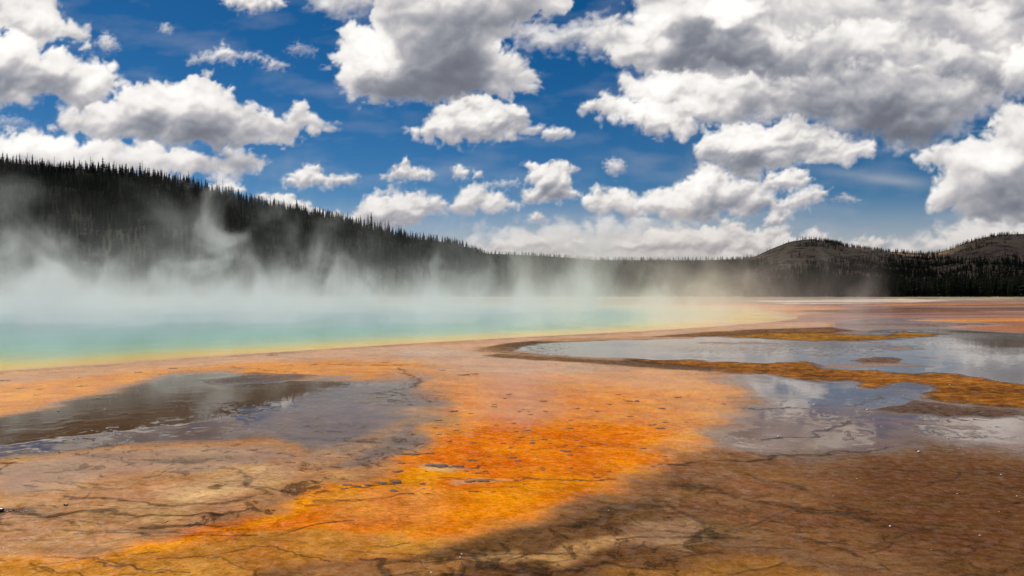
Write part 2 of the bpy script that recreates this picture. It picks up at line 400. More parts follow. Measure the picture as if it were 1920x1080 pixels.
# outline (u, v from the stand), colour, softness, edge wobble, opacity, wetness (None keeps)
MATS = [
 ([(-900,500),(3000,500),(3000,640),(-900,640)], REDBR, 4, 1, 1, .35),
 ([(-900,500),(3000,500),(3000,564),(-900,564)], BEIGE, 2, 1, 1, 0),
 ([(-900,575),(300,574),(1000,573),(1420,571),(1560,574),(1620,584),(1500,600),(1400,612),(-900,640)], (.62,.25,.06), 3, 2, .9, .2),
 ([(1400,564),(1500,561.5),(1700,561),(1780,564),(1700,567.5),(1480,570)], WHITE, 1, 1, .95, 0),
 ([(1560,571),(1700,569.5),(2100,568),(2100,572),(1700,574)], TAN, 1, 1, .6, .1),
 ([(1500,583),(1700,578),(2000,579),(2000,582),(1760,585),(1600,588)], RUST, 1.5, 1, .8, .2),
 ([(1450,600),(1520,588),(1620,586),(2100,584),(2100,606),(1800,600),(1600,604),(1500,612)], REDBR, 2, 2, .9, .3),
 ([(1560,604),(1640,596),(1720,596),(1830,604),(1900,612),(1700,618),(1560,620)], ROSE, 2, 2, .95, .75),
 ([(1780,612),(1850,610),(2100,606),(2100,626),(1880,622)], (.40,.13,.035), 2, 2, .8, .2),
 ([(1700,600),(1850,597),(2100,596),(2100,601),(1800,604)], PALEOR, 1.5, 1, .8, .2),
 ([(-60,735),(0,697),(200,684),(400,669),(600,656),(800,643),(1000,632),(1200,622),(1350,612),(1450,604),(1560,604),(1560,622),(1400,630),(1060,636),(900,652),(860,662),(900,680),(700,690),(400,720),(0,770),(-60,780)], PINK, 5, 2, 1, .35),
 ([(1300,625),(1420,618),(1560,614),(1600,620),(1500,632),(1380,632),(1200,634)], RUST, 2, 2, .75, .1),
 # right shallow terrace pool
 ([(900,664),(960,646),(1060,636),(1250,633),(1400,631),(1560,630),(1640,618),(1760,616),(1900,624),(2300,632),(2300,800),(1920,727),(1850,712),(1750,701),(1660,697),(1560,694),(1450,682),(1300,678),(1150,672),(1000,664),(930,668)], SLATE, 1.6, 3, 1, .84),
 ([(880,660),(940,645),(1030,636),(1300,631),(1300,634),(1050,641),(975,650),(960,660),(1010,664),(940,667)], DARK, 1.2, 3, .9, .2),
 ([(1310,629),(1500,624),(1640,629),(1700,624),(1780,627),(1690,634),(1600,641),(1500,640),(1400,634)], OLIVE, 2.0, 5, 1, .05),
 ([(1230,655),(1330,650),(1450,652),(1500,656),(1400,661),(1280,660)], MAUVE, 2, 4, .5, .8),
 ([(1590,675),(1640,671),(1690,673),(1680,680),(1620,682)], RUST, 1, 4, .8, .3),
 # foreground base and channels
 ([(860,664),(960,670),(1100,682),(1300,700),(1420,715),(1600,735),(2400,800),(2400,1300),(-400,1300),(-400,900),(0,900),(400,880),(700,800),(820,740)], BROWN, 14, 10, .0, .35),
 ([(850,655),(960,668),(1090,680),(1230,690),(1330,702),(1400,730),(1380,790),(1290,860),(1180,910),(1060,960),(880,1010),(640,1050),(500,1090),(-200,1200),(-200,1060),(200,1035),(430,985),(560,950),(680,895),(790,845),(838,780),(830,720),(800,690),(800,665)], PALEOR, 22, 9, .95, .52),  # paler upper channel: some steam reflection is put into this base colour
 ([(835,790),(860,725),(940,705),(1100,715),(1240,742),(1275,790),(1200,860),(1080,900),(880,900),(820,860),(822,810)], (.76,.245,.010), 32, 8, .9, .38),
 ([(820,835),(900,800),(1000,785),(1130,790),(1230,805),(1200,860),(1140,915),(1060,950),(930,985),(800,1004),(700,1000),(560,1020),(420,1040),(250,1066),(60,1090),(-100,1110),(-100,1090),(200,1042),(400,1000),(560,965),(640,925),(740,885)], ORANGE, 17, 9, .95, .08),
 ([(420,1005),(560,965),(660,915),(780,880),(860,872),(900,885),(800,905),(720,930),(640,960),(500,1000),(300,1045),(120,1072),(90,1062),(260,1030)], AMBER, 7, 8, .9, .05),
 ([(820,940),(960,900),(1080,880),(1140,890),(1080,935),(960,970),(830,985)], AMBER, 14, 6, .6, .05),
 ([(650,930),(740,915),(830,930),(820,960),(760,985),(650,985)], (.66,.27,.055), 14, 8, .6, .1),
 ([(790,872),(830,868),(880,874),(850,884),(800,884)], CREAM, 4, 4, .7, .3),
 ([(820,905),(900,893),(960,896),(900,906),(840,912)], CREAM, 3, 4, .5, .3),
 ([(-300,1130),(-200,1085),(0,1062),(250,1045),(430,1022),(640,1004),(800,1008),(700,1040),(560,1070),(500,1130)], (.48,.20,.028), 12, 9, .9, .12),
 ([(930,690),(1010,680),(1040,760),(1000,810),(940,800),(900,740)], (.60,.20,.05), 20, 8, .5, .6),
 ([(850,655),(960,668),(1090,680),(1180,690),(1060,700),(900,694),(830,684),(740,672),(760,655)], PINK, 6, 4, .8, .5),
 ([(960,640),(1100,634),(1300,631),(1300,634),(1060,640)], PEACH, 1.5, 1, .5, .2),
 # left: orange shelf, dark wet pan, violet-grey film, pale sinter
 ([(-200,800),(-200,740),(0,722),(150,706),(330,690),(480,680),(640,676),(790,680),(830,700),(820,730),(700,745),(500,740),(300,760),(100,790)], PALEOR, 5, 4, .95, .35),
 ([(-200,860),(-200,815),(0,779),(110,757),(220,727),(330,700),(440,694),(470,706),(560,712),(660,708),(710,712),(760,722),(700,760),(600,800),(420,822),(250,836),(80,858),(-200,905)], DARK, 9, 8, 1, 1),
 ([(380,712),(480,700),(590,706),(500,718),(430,724)], RUST, 5, 4, .55, .4),
 ([(560,745),(640,722),(720,716),(790,700),(810,730),(806,780),(770,820),(680,850),(560,860),(480,840),(440,800),(500,772)], MAUVE, 16, 10, .97, .72),
 ([(-200,960),(-200,880),(60,860),(240,836),(420,822),(520,830),(640,850),(700,865),(760,840),(800,800),(815,760),(840,790),(800,845),(700,890),(560,930),(430,975),(260,1010),(60,1040),(-200,1075)], TAN, 9, 9, 1, .28),
 ([(-60,930),(0,880),(120,858),(300,842),(480,840),(600,850),(520,872),(360,880),(200,892),(40,930)], (.42,.245,.135), 7, 8, .8, .6),
 ([(620,835),(700,800),(790,760),(812,768),(740,812),(660,850),(560,890),(520,892)], (.40,.24,.13), 9, 7, .7, .35),
 ([(280,930),(340,905),(470,880),(560,868),(600,876),(520,905),(400,930),(320,945)], CREAM, 13, 9, .75, .15),
 ([(90,960),(240,945),(420,950),(330,975),(150,985)], (.46,.28,.12), 12, 9, .5, .15),
 ([(640,862),(700,838),(790,812),(812,822),(760,850),(700,872),(640,880)], MAUVE, 6, 7, .8, .6),
 # right: slate film under sky reflections, warm brown mats, rust bank
 ([(1390,700),(1420,705),(1500,712),(1640,726),(1800,762),(2300,790),(2300,830),(1920,850),(1760,840),(1600,850),(1450,858),(1330,850),(1370,790),(1400,740)], (.17,.095,.052), 20, 11, .9, .92),
 ([(1410,704),(1480,708),(1620,722),(1740,742),(1690,768),(1560,765),(1470,760),(1420,735)], SLATE, 7, 6, .85, 1),
 ([(1240,850),(1340,860),(1500,880),(1680,880),(1760,900),(1900,960),(1920,1080),(1500,1040),(1300,980),(1180,960),(1200,900)], (.215,.09,.03), 22, 12, .75, .28),
 ([(1600,860),(1760,835),(1960,870),(2300,880),(2300,1200),(1750,1200),(1640,1040),(1560,960),(1560,900)], (.13,.052,.018), 26, 12, .75, .22),
 ([(1130,680),(1200,672),(1300,677),(1440,682),(1500,678),(1560,693),(1660,697),(1750,701),(1810,706),(1860,716),(1920,727),(2300,800),(2300,860),(1920,770),(1850,765),(1790,757),(1740,742),(1700,728),(1640,728),(1600,712),(1560,716),(1500,712),(1440,702),(1340,696),(1230,688)], RUST, 2.4, 8, 1, .05),
 ([(930,664),(1000,668),(1130,674),(1240,682),(1340,690),(1330,697),(1200,689),(1080,679),(980,673),(900,668)], (.13,.07,.03), 1.2, 3, .9, .15),
 ([(1655,728),(1690,716),(1740,722),(1770,732),(1700,742),(1660,740)], MAUVE, 3, 5, .85, .9),
 ([(1630,770),(1680,745),(1800,766),(1930,775),(1930,790),(1780,785),(1700,780)], RUST, 4, 10, .5, .4),
 # bottom strip
 ([(700,1040),(860,1005),(1040,975),(1200,955),(1330,1000),(1320,1050),(1100,1080),(1000,1150),(500,1150),(560,1075)], (.15,.068,.022), 12, 9, .9, .2),
 ([(560,1090),(640,1058),(740,1046),(860,1050),(820,1090),(700,1130)], (.42,.19,.055), 6, 9, .7, .2),
 ([(1000,1050),(1080,1020),(1180,1010),(1150,1045),(1040,1070)], (.50,.28,.10), 6, 8, .8, .15),
 ([(860,1050),(960,1035),(1000,1050),(960,1064),(880,1066)], (.44,.24,.09), 6, 8, .7, .2),
 ([(1150,990),(1230,970),(1290,1000),(1270,1030),(1170,1020)], (.44,.25,.12), 10, 9, .6, .4),
 ([(1150,1075),(1300,1045),(1440,1060),(1560,1100),(1400,1150),(1100,1150)], (.36,.15,.025), 12, 9, .6, .15),
 ([(1284,1010),(1306,1003),(1330,1008),(1322,1016),(1296,1014)], CREAM, 1.5, 3, .6, .1),
]
CRACKS = [ # path, half width (m), strength
 ([(1230,874),(1330,866),(1400,863),(1500,856),(1600,846),(1680,836)],.03,.8), ([(1440,826),(1520,816),(1560,804),(1600,790)],.035,.8),
 ([(1400,768),(1470,765),(1600,762),(1660,742)],.04,.8), ([(1260,908),(1330,918),(1400,934),(1500,950),(1620,976)],.07,.6), ([(1380,880),(1400,890),(1440,905),(1500,915)],.02,.6),
 ([(1480,786),(1560,782),(1650,775)],.02,.5), ([(1250,945),(1290,965),(1320,990),(1330,1010)],.05,.6), ([(1090,985),(1150,958),(1230,945)],.08,.6),
 ([(0,961),(100,961),(180,958),(260,962),(350,967),(400,968)],.03,.8), ([(120,930),(200,934),(250,938),(330,942),(400,940),(470,934)],.02,.7),
 ([(260,986),(320,987),(400,990),(440,985)],.03,.8), ([(410,918),(430,905),(460,902),(500,912),(540,925)],.02,.7), ([(400,880),(440,886),(470,900),(490,930)],.02,.5),
 ([(260,862),(330,870),(380,866)],.02,.6), ([(450,842),(520,850),(560,858)],.02,.5), ([(540,822),(640,826),(700,822)],.03,.5), ([(110,905),(190,912),(240,922)],.015,.5),
 ([(655,912),(700,909),(750,904)],.018,.9), ([(806,874),(850,875),(900,874)],.015,.9), ([(840,905),(900,902),(980,898),(1060,900),(1150,898)],.012,.6),
 ([(730,852),(780,850),(830,849)],.012,.7), ([(640,934),(700,930),(760,925)],.010,.6), ([(560,950),(640,935)],.01,.5),
 ([(690,1046),(735,1050),(742,1070),(760,1090)],.02,.8), ([(860,1040),(890,1055),(960,1062),(1040,1060),(1110,1064),(1200,1062)],.02,.8), ([(800,1074),(860,1072),(900,1082)],.02,.8),
 ([(745,690),(770,702),(786,716),(770,728),(700,738)],.05,.7), ([(590,683),(640,684),(700,685),(760,684)],.07,.8), ([(430,688),(520,696),(590,705)],.04,.6), ([(1560,1010),(1700,1030),(1860,1040)],.02,.4),
 ([(1740,800),(1850,820),(1920,822)],.02,.4), ([(1880,870),(1920,880)],.02,.4)]
SPECK = [ # outline, strength: mats broken into dark tufts
 ([(300,975),(420,955),(560,905),(640,890),(700,905),(600,960),(480,985),(360,1000)], 1.0), ([(560,862),(640,840),(760,812),(820,825),(760,870),(620,890)], .9),
 ([(660,735),(740,725),(790,705),(810,730),(780,755),(700,760)], .9), ([(540,790),(600,780),(680,800),(700,830),(600,835)], .8),
 ([(-50,850),(200,830),(420,835),(600,850),(500,880),(200,900),(-50,920)], .7), ([(700,1050),(900,1010),(1200,960),(1330,1000),(1200,1090),(700,1120)], .8),
 ([(1230,890),(1500,910),(1700,960),(1900,1000),(1900,1090),(1400,1080),(1200,960)], .45), ([(1360,860),(1480,840),(1700,790),(1800,830),(1600,880)], .35),
 ([(900,664),(1000,640),(1060,650),(1060,672)], .9), ([(1660,745),(1740,760),(1900,790),(1860,820),(1700,800)], .6), ([(1240,650),(1500,640),(1680,650),(1640,672),(1300,665)], .7),
 ([(-100,800),(300,760),(500,740),(500,800),(200,840),(-100,870)], .4)]

def build_ground(mat):
    D = math.radians
    th = np.concatenate([np.linspace(-41, 41, 1050), np.arange(41.8, 318.8, 2.0)]) * math.pi / 180
    vr = np.concatenate([np.arange(1270, 640, -1.55), np.arange(640, 566, -.8), np.arange(566, 549.2, -.45)])
    r = FOC * CAM_H / (vr - VH); r = np.concatenate([[.4, 1.5, 3.0, 4.2, 5.0], r, np.geomspace(r[-1] * 1.06, 6600, 26)])
    TH, R = np.meshgrid(th, r)
    # the near rings follow depth inside the field of view, circles elsewhere
    X = R * np.tan(np.clip(TH, -D(41), D(41))); Y = R.copy()
    out = (np.abs(TH) > D(41)) & (TH > 0)
    k = 1 / math.cos(D(41))
    X = np.where(out, R * k * np.sin(TH), X); Y = np.where(out, R * k * np.cos(TH), Y)
    x = X.ravel(); y = Y.ravel()
    Z0 = ground_z(x, y)
    ys = np.where(y > 2, y, 2.0)
    # wobble of every mat's edge is worked out on the ground, in metres
    wa = fbm(x / 1.9, y / 1.9, 5, 3); wb = fbm(x / 1.9, y / 1.9, 5, 9); wc = fbm(x / 9, y / 9, 4, 13); wd = fbm(x / 9, y / 9, 4, 19)
    def uv(a, b):
        xx = x + wa * a * .22 + wc * b; yy = ys + wb * a * .22 * np.clip(ys / 12, .5, 4) + wd * b
        yy = np.maximum(yy, 2.0)
        return (960 + FOC * xx / yy) * .35, VH + FOC * (CAM_H - Z0) / yy
    n1 = fbm(x / 2.4, y / 2.4, 5, 71); n2 = fbm(x / .5, y / .32, 4, 77); n3 = fbm(x / 14, y / 7, 4, 83)
    # streaks drawn out along the slow flow across the slope
    fl = fbm(x / 3.2 + y * .10, y / .5, 5, 91); fs = fbm(x / 1.1 + y * .2, y / .16, 4, 97)
    C = np.array(TAN)[None] * .48 * np.ones((len(x), 1)); W = np.full(len(x), .3)
    C = C * (1 + .25 * n1 + .2 * n3)[:, None]
    dry = np.zeros(len(x)); cache = {}
    front = y > 2
    for li, (poly, col, soft, wob, op, wet) in enumerate(MATS):
        if wob not in cache: cache[wob] = uv(wob * .45, wob * .05)
        uu, vv = cache[wob]
        d = sdf(uu, vv, [(a * .35, b) for a, b in poly])
        d = d + soft * .55 * (fl * .9 + n1 * .6)
        m = sstep(-soft, soft, d) * front
        mc = m * op
        c = np.array(col)[None] * (1 + .22 * n1 + .10 * n3 + .16 * fl)[:, None]
        C = C * (1 - mc)[:, None] + c * mc[:, None]
        if wet is not None: W = W * (1 - m) + wet * m
        if col in (RUST, OLIVE) : dry = np.maximum(dry * (1 - m), m * op)
        else: dry = dry * (1 - m * op)
    pu = 960 + FOC * x / ys; pv = VH + FOC * (CAM_H - Z0) / ys
    # dark tufts
    uu, vv = cache[9]
    iso = fbm(x / .55, y / .55, 4, 141); tuft = sstep(.02, .35, iso + .5 * n1)
    C = C * np.clip(1 + (.28 * iso + .22 * n2)[:, None] * (1 - .3 * (C[:, :1] > .5)), .3, 2)
    tm = np.zeros(len(x))
    for poly, st in SPECK:
        m = sstep(-14, 10, sdf(uu, vv, [(a * .35, b) for a, b in poly])) * st
        tm = np.maximum(tm, m)
    tm = np.maximum(tm, .12) * front * sstep(150, 60, y)
    tm = tm * (1 - .7 * dry)
    tmask = tm; tm = tm * tuft * .5
    W = W * (1 - tm * .5)
    # hairline rims between the mats: ridged noise in sheets
    rid = 1 - np.abs(fbm(x / 1.7 + wa * .5, y / 1.0 + wb * .4, 4, 131)) * 2.2
    rim = sstep(.93, .995, rid) * sstep(-.1, .25, fbm(x / 5, y / 4, 3, 137)) * front * sstep(60, 25, y)
    C = C * (1 - rim * .15)[:, None]
    C = C * (1 + dry * np.clip(.9 * n2 + .6 * n1 + .5 * iso, -.6, .9))[:, None]
    C = C * (1 - .55 * np.clip(dry * (1 - dry) * 4, 0, 1))[:, None]
    far = sstep(50, 90, y) * front
    C = C * np.clip(1 + far * (1.5 * fbm(x / 60, y / 5, 5, 401) + .6 * fbm(x / 14, y / 3, 4, 409)), .35, 1.7)[:, None]
    # drawn cracks
    for path, hw, st in CRACKS:
        pts = [gpix(a, b)[:2] for a, b in path]
        P = np.array(pts); bb = (x > P[:, 0].min() - 2) & (x < P[:, 0].max() + 2) & (y > P[:, 1].min() - 2) & (y < P[:, 1].max() + 2)
        if not bb.any(): continue
        j = .26 * fbm(x[bb] / .8, y[bb] / .8, 4, 151); j2 = .26 * fbm(x[bb] / .8, y[bb] / .8, 4, 157)
        dd = line_dist(x[bb] + j * 1.2, y[bb] + j2 * 1.6, pts)
        wv = hw * (1.2 + 1.6 * n2[bb]) * 1.6
        m = st * (1 - sstep(.3, 1.0, dd / np.maximum(wv + .02, .02))) * sstep(-.55, .0, n2[bb] + .2)
        halo = st * .35 * (1 - sstep(0, 1, dd / (hw * 9 + .15))) * sstep(-.1, .3, fs[bb])
        m = np.clip(m + halo, 0, 1) * .85
        Cb = C[bb]; C[bb] = Cb * (1 - m)[:, None] + np.array((.045, .028, .018))[None] * m[:, None]
        W[bb] = W[bb] * (1 - m * .5)
    # thin drainage threads wandering across the slope
    rr = np.random.default_rng(44)
    for t in range(170):
        a = rr.uniform(-60, 1980); b = 820 + 260 * rr.uniform() ** .8
        X0, Y0, _ = gpix(a, b); ang = rr.normal(0, .22) + (math.pi if rr.uniform() < .5 else 0); L = rr.uniform(.4, 2.2) * Y0 / 10; P = [(X0, Y0)]; seg = 14
        for q in range(seg):
            ang += rr.normal(0, .13); X0 += math.cos(ang) * L / seg; Y0 += math.sin(ang) * L / seg; P.append((X0, Y0))
        PA = np.array(P); bb = (x > PA[:, 0].min() - .5) & (x < PA[:, 0].max() + .5) & (y > PA[:, 1].min() - .5) & (y < PA[:, 1].max() + .5)
        if not bb.any(): continue
        j = .12 * fbm(x[bb] / .3, y[bb] / .3, 4, 181)
        dd = line_dist(x[bb] + j, y[bb] + j * .8, P); wd_ = rr.uniform(.010, .030) * Y0 / 10 + .008
        m = rr.uniform(.35, .8) * (.3 if (abs(a - 760) < 420 and b < 1010) else 1) * (1 - sstep(.35, 1.1, dd / wd_)) * sstep(-.35, .15, n2[bb] + .15)
        C[bb] = C[bb] * (1 - m)[:, None] + np.array((.05, .028, .014))[None] * m[:, None]
    # floating scum and islets on the terrace pool
    isl = sstep(.22, .40, fbm(x / 4.5, y / 2.4, 5, 171) + .15 * wc) * (pv > 634) * (pv < 700) * sstep(1180, 1300, pu) * (1 - sstep(1640, 1800, pu))
    isl = isl * (1 - dry)
    C = C * (1 - isl * .8)[:, None] + np.array((.36, .20, .12))[None] * (isl * .8)[:, None]; W = W * (1 - isl * .7)
    # rim of the pool
    dp = sdf(x, y, POOL)
    C[(dp > 0)] = np.array((.60, .32, .10))
    lip = np.exp(-((dp + .15) / .35) ** 2)
    Z = Z0 + .025 * lip * (y > 5) - np.clip(dp - .3, 0, 12) * .25
    Z = Z + dry * (.035 + .03 * n1) + tm * .012 + .006 * rim
    rough_far = sstep(150, 400, y)
    Z = Z + rough_far * .0
    W = np.clip(W + .25 * n3 * W * (1 - W) * 4, 0, 1)
    sink = sstep(300, 700, np.hypot(x, y)); Z = Z - .0 * sink
    # sparkle of dry grains
    g = mesh_np('ground', np.stack([x, y, Z], -1), [grid_faces(len(r), len(th), True)], mat, smooth=True)
    bm_c = np.clip(C, .004, .9)
    vcol(g, 'mat', np.concatenate([bm_c, W[:, None]], 1))
    vcol(g, 'fine', np.stack([np.clip(tmask, 0, 1), np.clip(dry, 0, 1), np.clip(.5 + fl, 0, 1), np.ones(len(x))], -1))
    tag(g, kind='structure')
    # close the hole under the stand
    return g

def ground_material():
    m = NT('bacterial_mats')
    at = m.n('ShaderNodeAttribute', attribute_name='mat'); fi = m.n('ShaderNodeAttribute', attribute_name='fine')
    fs = m.n('ShaderNodeSeparateColor'); m.put(fs.inputs[0], fi.outputs['Color']); tuftm, dry, flow = fs.outputs[0], fs.outputs[1], fs.outputs[2]
    pos = m.n('ShaderNodeNewGeometry').outputs['Position']
    f1 = m.noise(m.mapping(pos, (1, 1.25, 1), rot=(0, 0, .3)), 6.0, 7, .66, .4)
    f2 = m.noise(m.mapping(pos, (1, 1.5, 1), rot=(0, 0, -.2)), 34, 4, .65)
    f3 = m.noise(pos, 1.3, 5, .6)
    c = lambda s_, a: m.math('MULTIPLY', m.math('SUBTRACT', s_, .5), a)
    drya = m.math('MULTIPLY_ADD', at.outputs['Alpha'], -.7, .95)
    k = m.math('ADD', m.math('ADD', m.math('ADD', c(f1, 1.2), c(m.noise(m.mapping(pos, (1, 1.1, 1), rot=(0, 0, .5)), 15, 4, .6), 1.3)), c(f2, 1.5)), m.math('ADD', c(f3, .7), 1.0))
    k = m.math('MAXIMUM', m.math('MULTIPLY_ADD', m.math('SUBTRACT', k, 1.0), drya, 1.0), .25)
    hs = m.n('ShaderNodeHueSaturation', i_Hue=m.math('ADD', .5, c(f3, .05)), i_Value=k, i_Color=at.outputs['Color'])
    # crusty dark tufts where the mat breaks up, crisp at every distance
    t1 = m.noise(m.mapping(pos, (1, .8, 1), rot=(0, 0, .15)), 3.4, 8, .68, .7)
    thr = m.math('MULTIPLY_ADD', tuftm, -.135, .645)
    tf = m.math('MULTIPLY', m.math('SUBTRACT', t1, thr), 16.0, clamp=True)
    tf = m.math('MULTIPLY', tf, m.math('MULTIPLY_ADD', tuftm, .45, .25))
    tf = m.math('MULTIPLY', tf, m.math('MULTIPLY_ADD', dry, -.5, 1.0))
    col = m.mixc(tf, hs.outputs[0], (.040, .023, .012, 1))
    # thin ragged rims of old crust, following warped ridges
    wv = m.n('ShaderNodeTexNoise'); m.put(wv.inputs['Vector'], m.mapping(pos, (1, .75, 1))); wv.inputs['Scale'].default_value = .75; wv.inputs['Detail'].default_value = 7; wv.inputs['Roughness'].default_value = .62; wv.inputs['Distortion'].default_value = .9
    rg = m.math('ABSOLUTE', m.math('SUBTRACT', wv.outputs[0], .5))
    rim = m.math('SUBTRACT', 1.0, m.math('MULTIPLY', rg, 210.0), clamp=True)
    gate = m.math('MULTIPLY', m.math('SUBTRACT', m.noise(pos, .35, 3, .5), .54), 7.0, clamp=True)
    rim = m.math('MULTIPLY', m.math('MULTIPLY', rim, gate), m.math('MULTIPLY_ADD', f2, 1.0, .1))
    col = m.mixc(rim, col, (.05, .03, .018, 1))
    # pale grains of sinter
    grit = m.noise(pos, 95, 2, .5)
    spots = m.math('MULTIPLY', m.math('SUBTRACT', grit, .70), 14.0, clamp=True)
    col = m.mixc(m.math('MULTIPLY', spots, .55), col, (.62, .50, .36, 1))
    wet = at.outputs['Alpha']
    wn_ = m.math('ADD', wet, m.math('MULTIPLY', c(f1, 2.4), m.math('SUBTRACT', 1.0, wet)), clamp=True)
    wn_ = m.math('MULTIPLY', wn_, m.math('SUBTRACT', 1.0, m.math('MULTIPLY', tf, .8)))
    rough = m.math('MULTIPLY_ADD', m.math('POWER', m.math('MULTIPLY', m.math('SUBTRACT', .80, wn_), 1.25, clamp=True), 1.2), .55, .035)
    h = m.math('ADD', m.math('ADD', m.math('MULTIPLY', f1, 1.0), m.math('MULTIPLY', f2, .35)), m.math('MULTIPLY', tf, .5))
    bump = m.n('ShaderNodeBump', i_Strength=1.0, i_Distance=m.math('MULTIPLY_ADD', m.math('MAXIMUM', m.math('SUBTRACT', .85, wn_), 0.0), .034, .00010), i_Height=h)
    rip = m.noise(m.mapping(pos, (1, .5, 1)), 3.2, 3, .5)
    bump2 = m.n('ShaderNodeBump', i_Strength=1.0, i_Distance=.0006, i_Height=rip, i_Normal=bump.outputs[0])
    p = m.n('ShaderNodeBsdfPrincipled', i_Base_Color=col, i_Roughness=rough, i_IOR=1.33, i_Normal=bump2.outputs[0])
    m.put(p.inputs['Specular IOR Level'], m.math('MULTIPLY', m.math('POWER', wn_, 1.7), .34))
    m.put(m.out.inputs['Surface'], p.outputs[0])
    return m.m

def build_pool():
    # water sheet, finely divided so its rings can follow the distance from the shore
    xs = np.concatenate([np.arange(-150, -50, 2.0), np.arange(-50, 45, .45)]); ysv = np.concatenate([np.arange(20, 70, .4), np.arange(70, 162, 1.2)])
    Xg, Yg = np.meshgrid(xs, ysv); x = Xg.ravel(); y = Yg.ravel()
    d = sdf(x, y, POOL)
    F = grid_faces(len(ysv), len(xs)); keep = (d[F] > -.12).any(1); F = F[keep]
    used = np.unique(F); remap = np.full(len(x), -1); remap[used] = np.arange(len(used))
    x = x[used]; y = y[used]; d = d[used]; F = remap[F]
    w = fbm(x / 7, y / 7, 4, 211); w2 = fbm(x / 1.6, y / 1.6, 4, 217); w3 = fbm(x / 26, y / 26, 3, 219)
    q = d * (1 + .10 * w3) * mix(1.15, .42, sstep(-10, 30, x)) * mix(1, .35, sstep(90, 150, y)) + w * .9 + w2 * .25 * np.clip(d, 0, 1)
    stops = [0, .5, 1.3, 2.2, 3.6, 5.5, 8.5, 13, 20, 32]
    R = np.interp(q, stops, [.66, .74, .84, .80, .66, .46, .26, .13, .08, .05]); G = np.interp(q, stops, [.34, .46, .50, .52, .54, .52, .46, .40, .34, .26]); B = np.interp(q, stops, [.13, .12, .01, .015, .08, .17, .25, .29, .30, .29])
    kk = (1 + .16 * w + .12 * w2)
    o = mesh_np('spring_water', np.stack([x, y, np.full(len(x), .002)], -1), F)
    vcol(o, 'depth_tint', np.stack([R * kk, G * kk, B * kk, np.ones(len(x))], -1))
    m = NT('spring_water')
    at = m.n('ShaderNodeAttribute', attribute_name='depth_tint')
    pos = m.n('ShaderNodeNewGeometry').outputs['Position']
    rip = m.noise(m.mapping(pos, (.7, 1.6, 1)), 2.4, 5, .6)
    b = m.n('ShaderNodeBump', i_Strength=1.0, i_Distance=.012, i_Height=rip)
    p = m.n('ShaderNodeBsdfPrincipled', i_Base_Color=at.outputs['Color'], i_Roughness=.15, i_IOR=1.2, i_Normal=b.outputs[0])
    m.put(m.out.inputs['Surface'], p.outputs[0]); o.data.materials.append(m.m)
    tag(o, kind='structure')
    return o
# ------------------------------------------------------------------ hills
HILLS = {
 # name: skyline (u, v), depth of crest (u, D), depth of foot, fall behind
 'left_hill': dict(sky=[(-900,300),(-500,272),(-200,284),(0,303),(100,312),(200,322),(300,338),(400,362),(500,386),(560,400),(640,418),(700,433),(760,447),(800,453),(850,459),(890,472),(940,500),(1000,556),(1100,570)],
   D=[(-900,1050),(0,900),(400,950),(600,1080),(720,1250),(850,1500),(1000,1700)], F=410, seed=301),
 'far_ridge': dict(sky=[(300,520),(600,490),(800,466),(880,474),(950,477),(1050,482),(1100,487),(1200,488),(1300,488),(1400,487),(1450,484),(1600,486),(2000,490)],
   D=[(300,2300),(2000,2300)], F=1350, seed=331),
 'right_hills': dict(sky=[(1150,560),(1280,520),(1360,492),(1405,486),(1432,475),(1462,461),(1490,452),(1530,450),(1560,456),(1600,465),(1660,472),(1740,478),(1772,473),(1800,461),(1840,447),(1880,441),(1930,440),(2000,447),(2100,450),(2300,430),(2700,450)],
   D=[(1150,2000),(1500,2150),(1700,2400),(1900,2300),(2700,2400)], F=900, seed=351),
}
def hill_z(name, x, y):
    h = HILLS[name]; s = np.array(h['sky']); d = np.array(h['D'])
    u = 960 + FOC * x / np.maximum(y, 50)
    vs = np.interp(u, s[:, 0], s[:, 1])
    # round the drawn skyline off a little
    for k in (-14, 14): vs = vs + np.interp(u + k, s[:, 0], s[:, 1])
    vs = vs / 3
    Dc = np.interp(u, d[:, 0], d[:, 1]); F = h['F']
    Zr = CAM_H + (VH - vs) / FOC * Dc
    t = (y - F) / (Dc - F)
    n = fbm(x / 160, y / 160, 5, h['seed']); nr = 1 - np.abs(fbm(x / 260, y / 330, 4, h['seed'] + 5)) * 2
    tt = np.clip(t, 0, 1)
    S = tt ** 1.15 * (1 - .12 * tt ** 6) / .88
    z = Zr * S + (n * .10 + (nr - .6) * .10) * np.abs(Zr) * np.clip(4 * tt * (1 - tt), 0, 1)
    behind = np.clip(t - 1, 0, None)
    z = np.where(t > 1, Zr * np.exp(-(behind * 1.1) ** 2), z)
    # micro roughness of the crest
    z = z + .9 * fbm(x / 22, y / 22, 3, h['seed'] + 9) * sstep(.05, .3, t)
    return np.where(t > 0, np.maximum(z, -3), -3) - 0.0 + np.where(t <= 0, 0, 0)

def build_hill(name, mat, u0, u1, nu, nt):
    h = HILLS[name]; d = np.array(h['D'])
    U = np.linspace(u0, u1, nu)[None, :]; T = np.concatenate([np.linspace(-.02, 1, nt), np.linspace(1.03, 1.6, 12)])[:, None]
    Dc = np.interp(U, d[:, 0], d[:, 1]); Y = h['F'] + T * (Dc - h['F']); X = (U - 960) / FOC * Y
    Z = hill_z(name, X, Y)
    o = mesh_np(name, np.stack([X + 0 * Y, Y + 0 * X, Z], -1).reshape(-1, 3), grid_faces(len(T), nu), mat, smooth=True)
    tag(o, kind='structure')
    return o

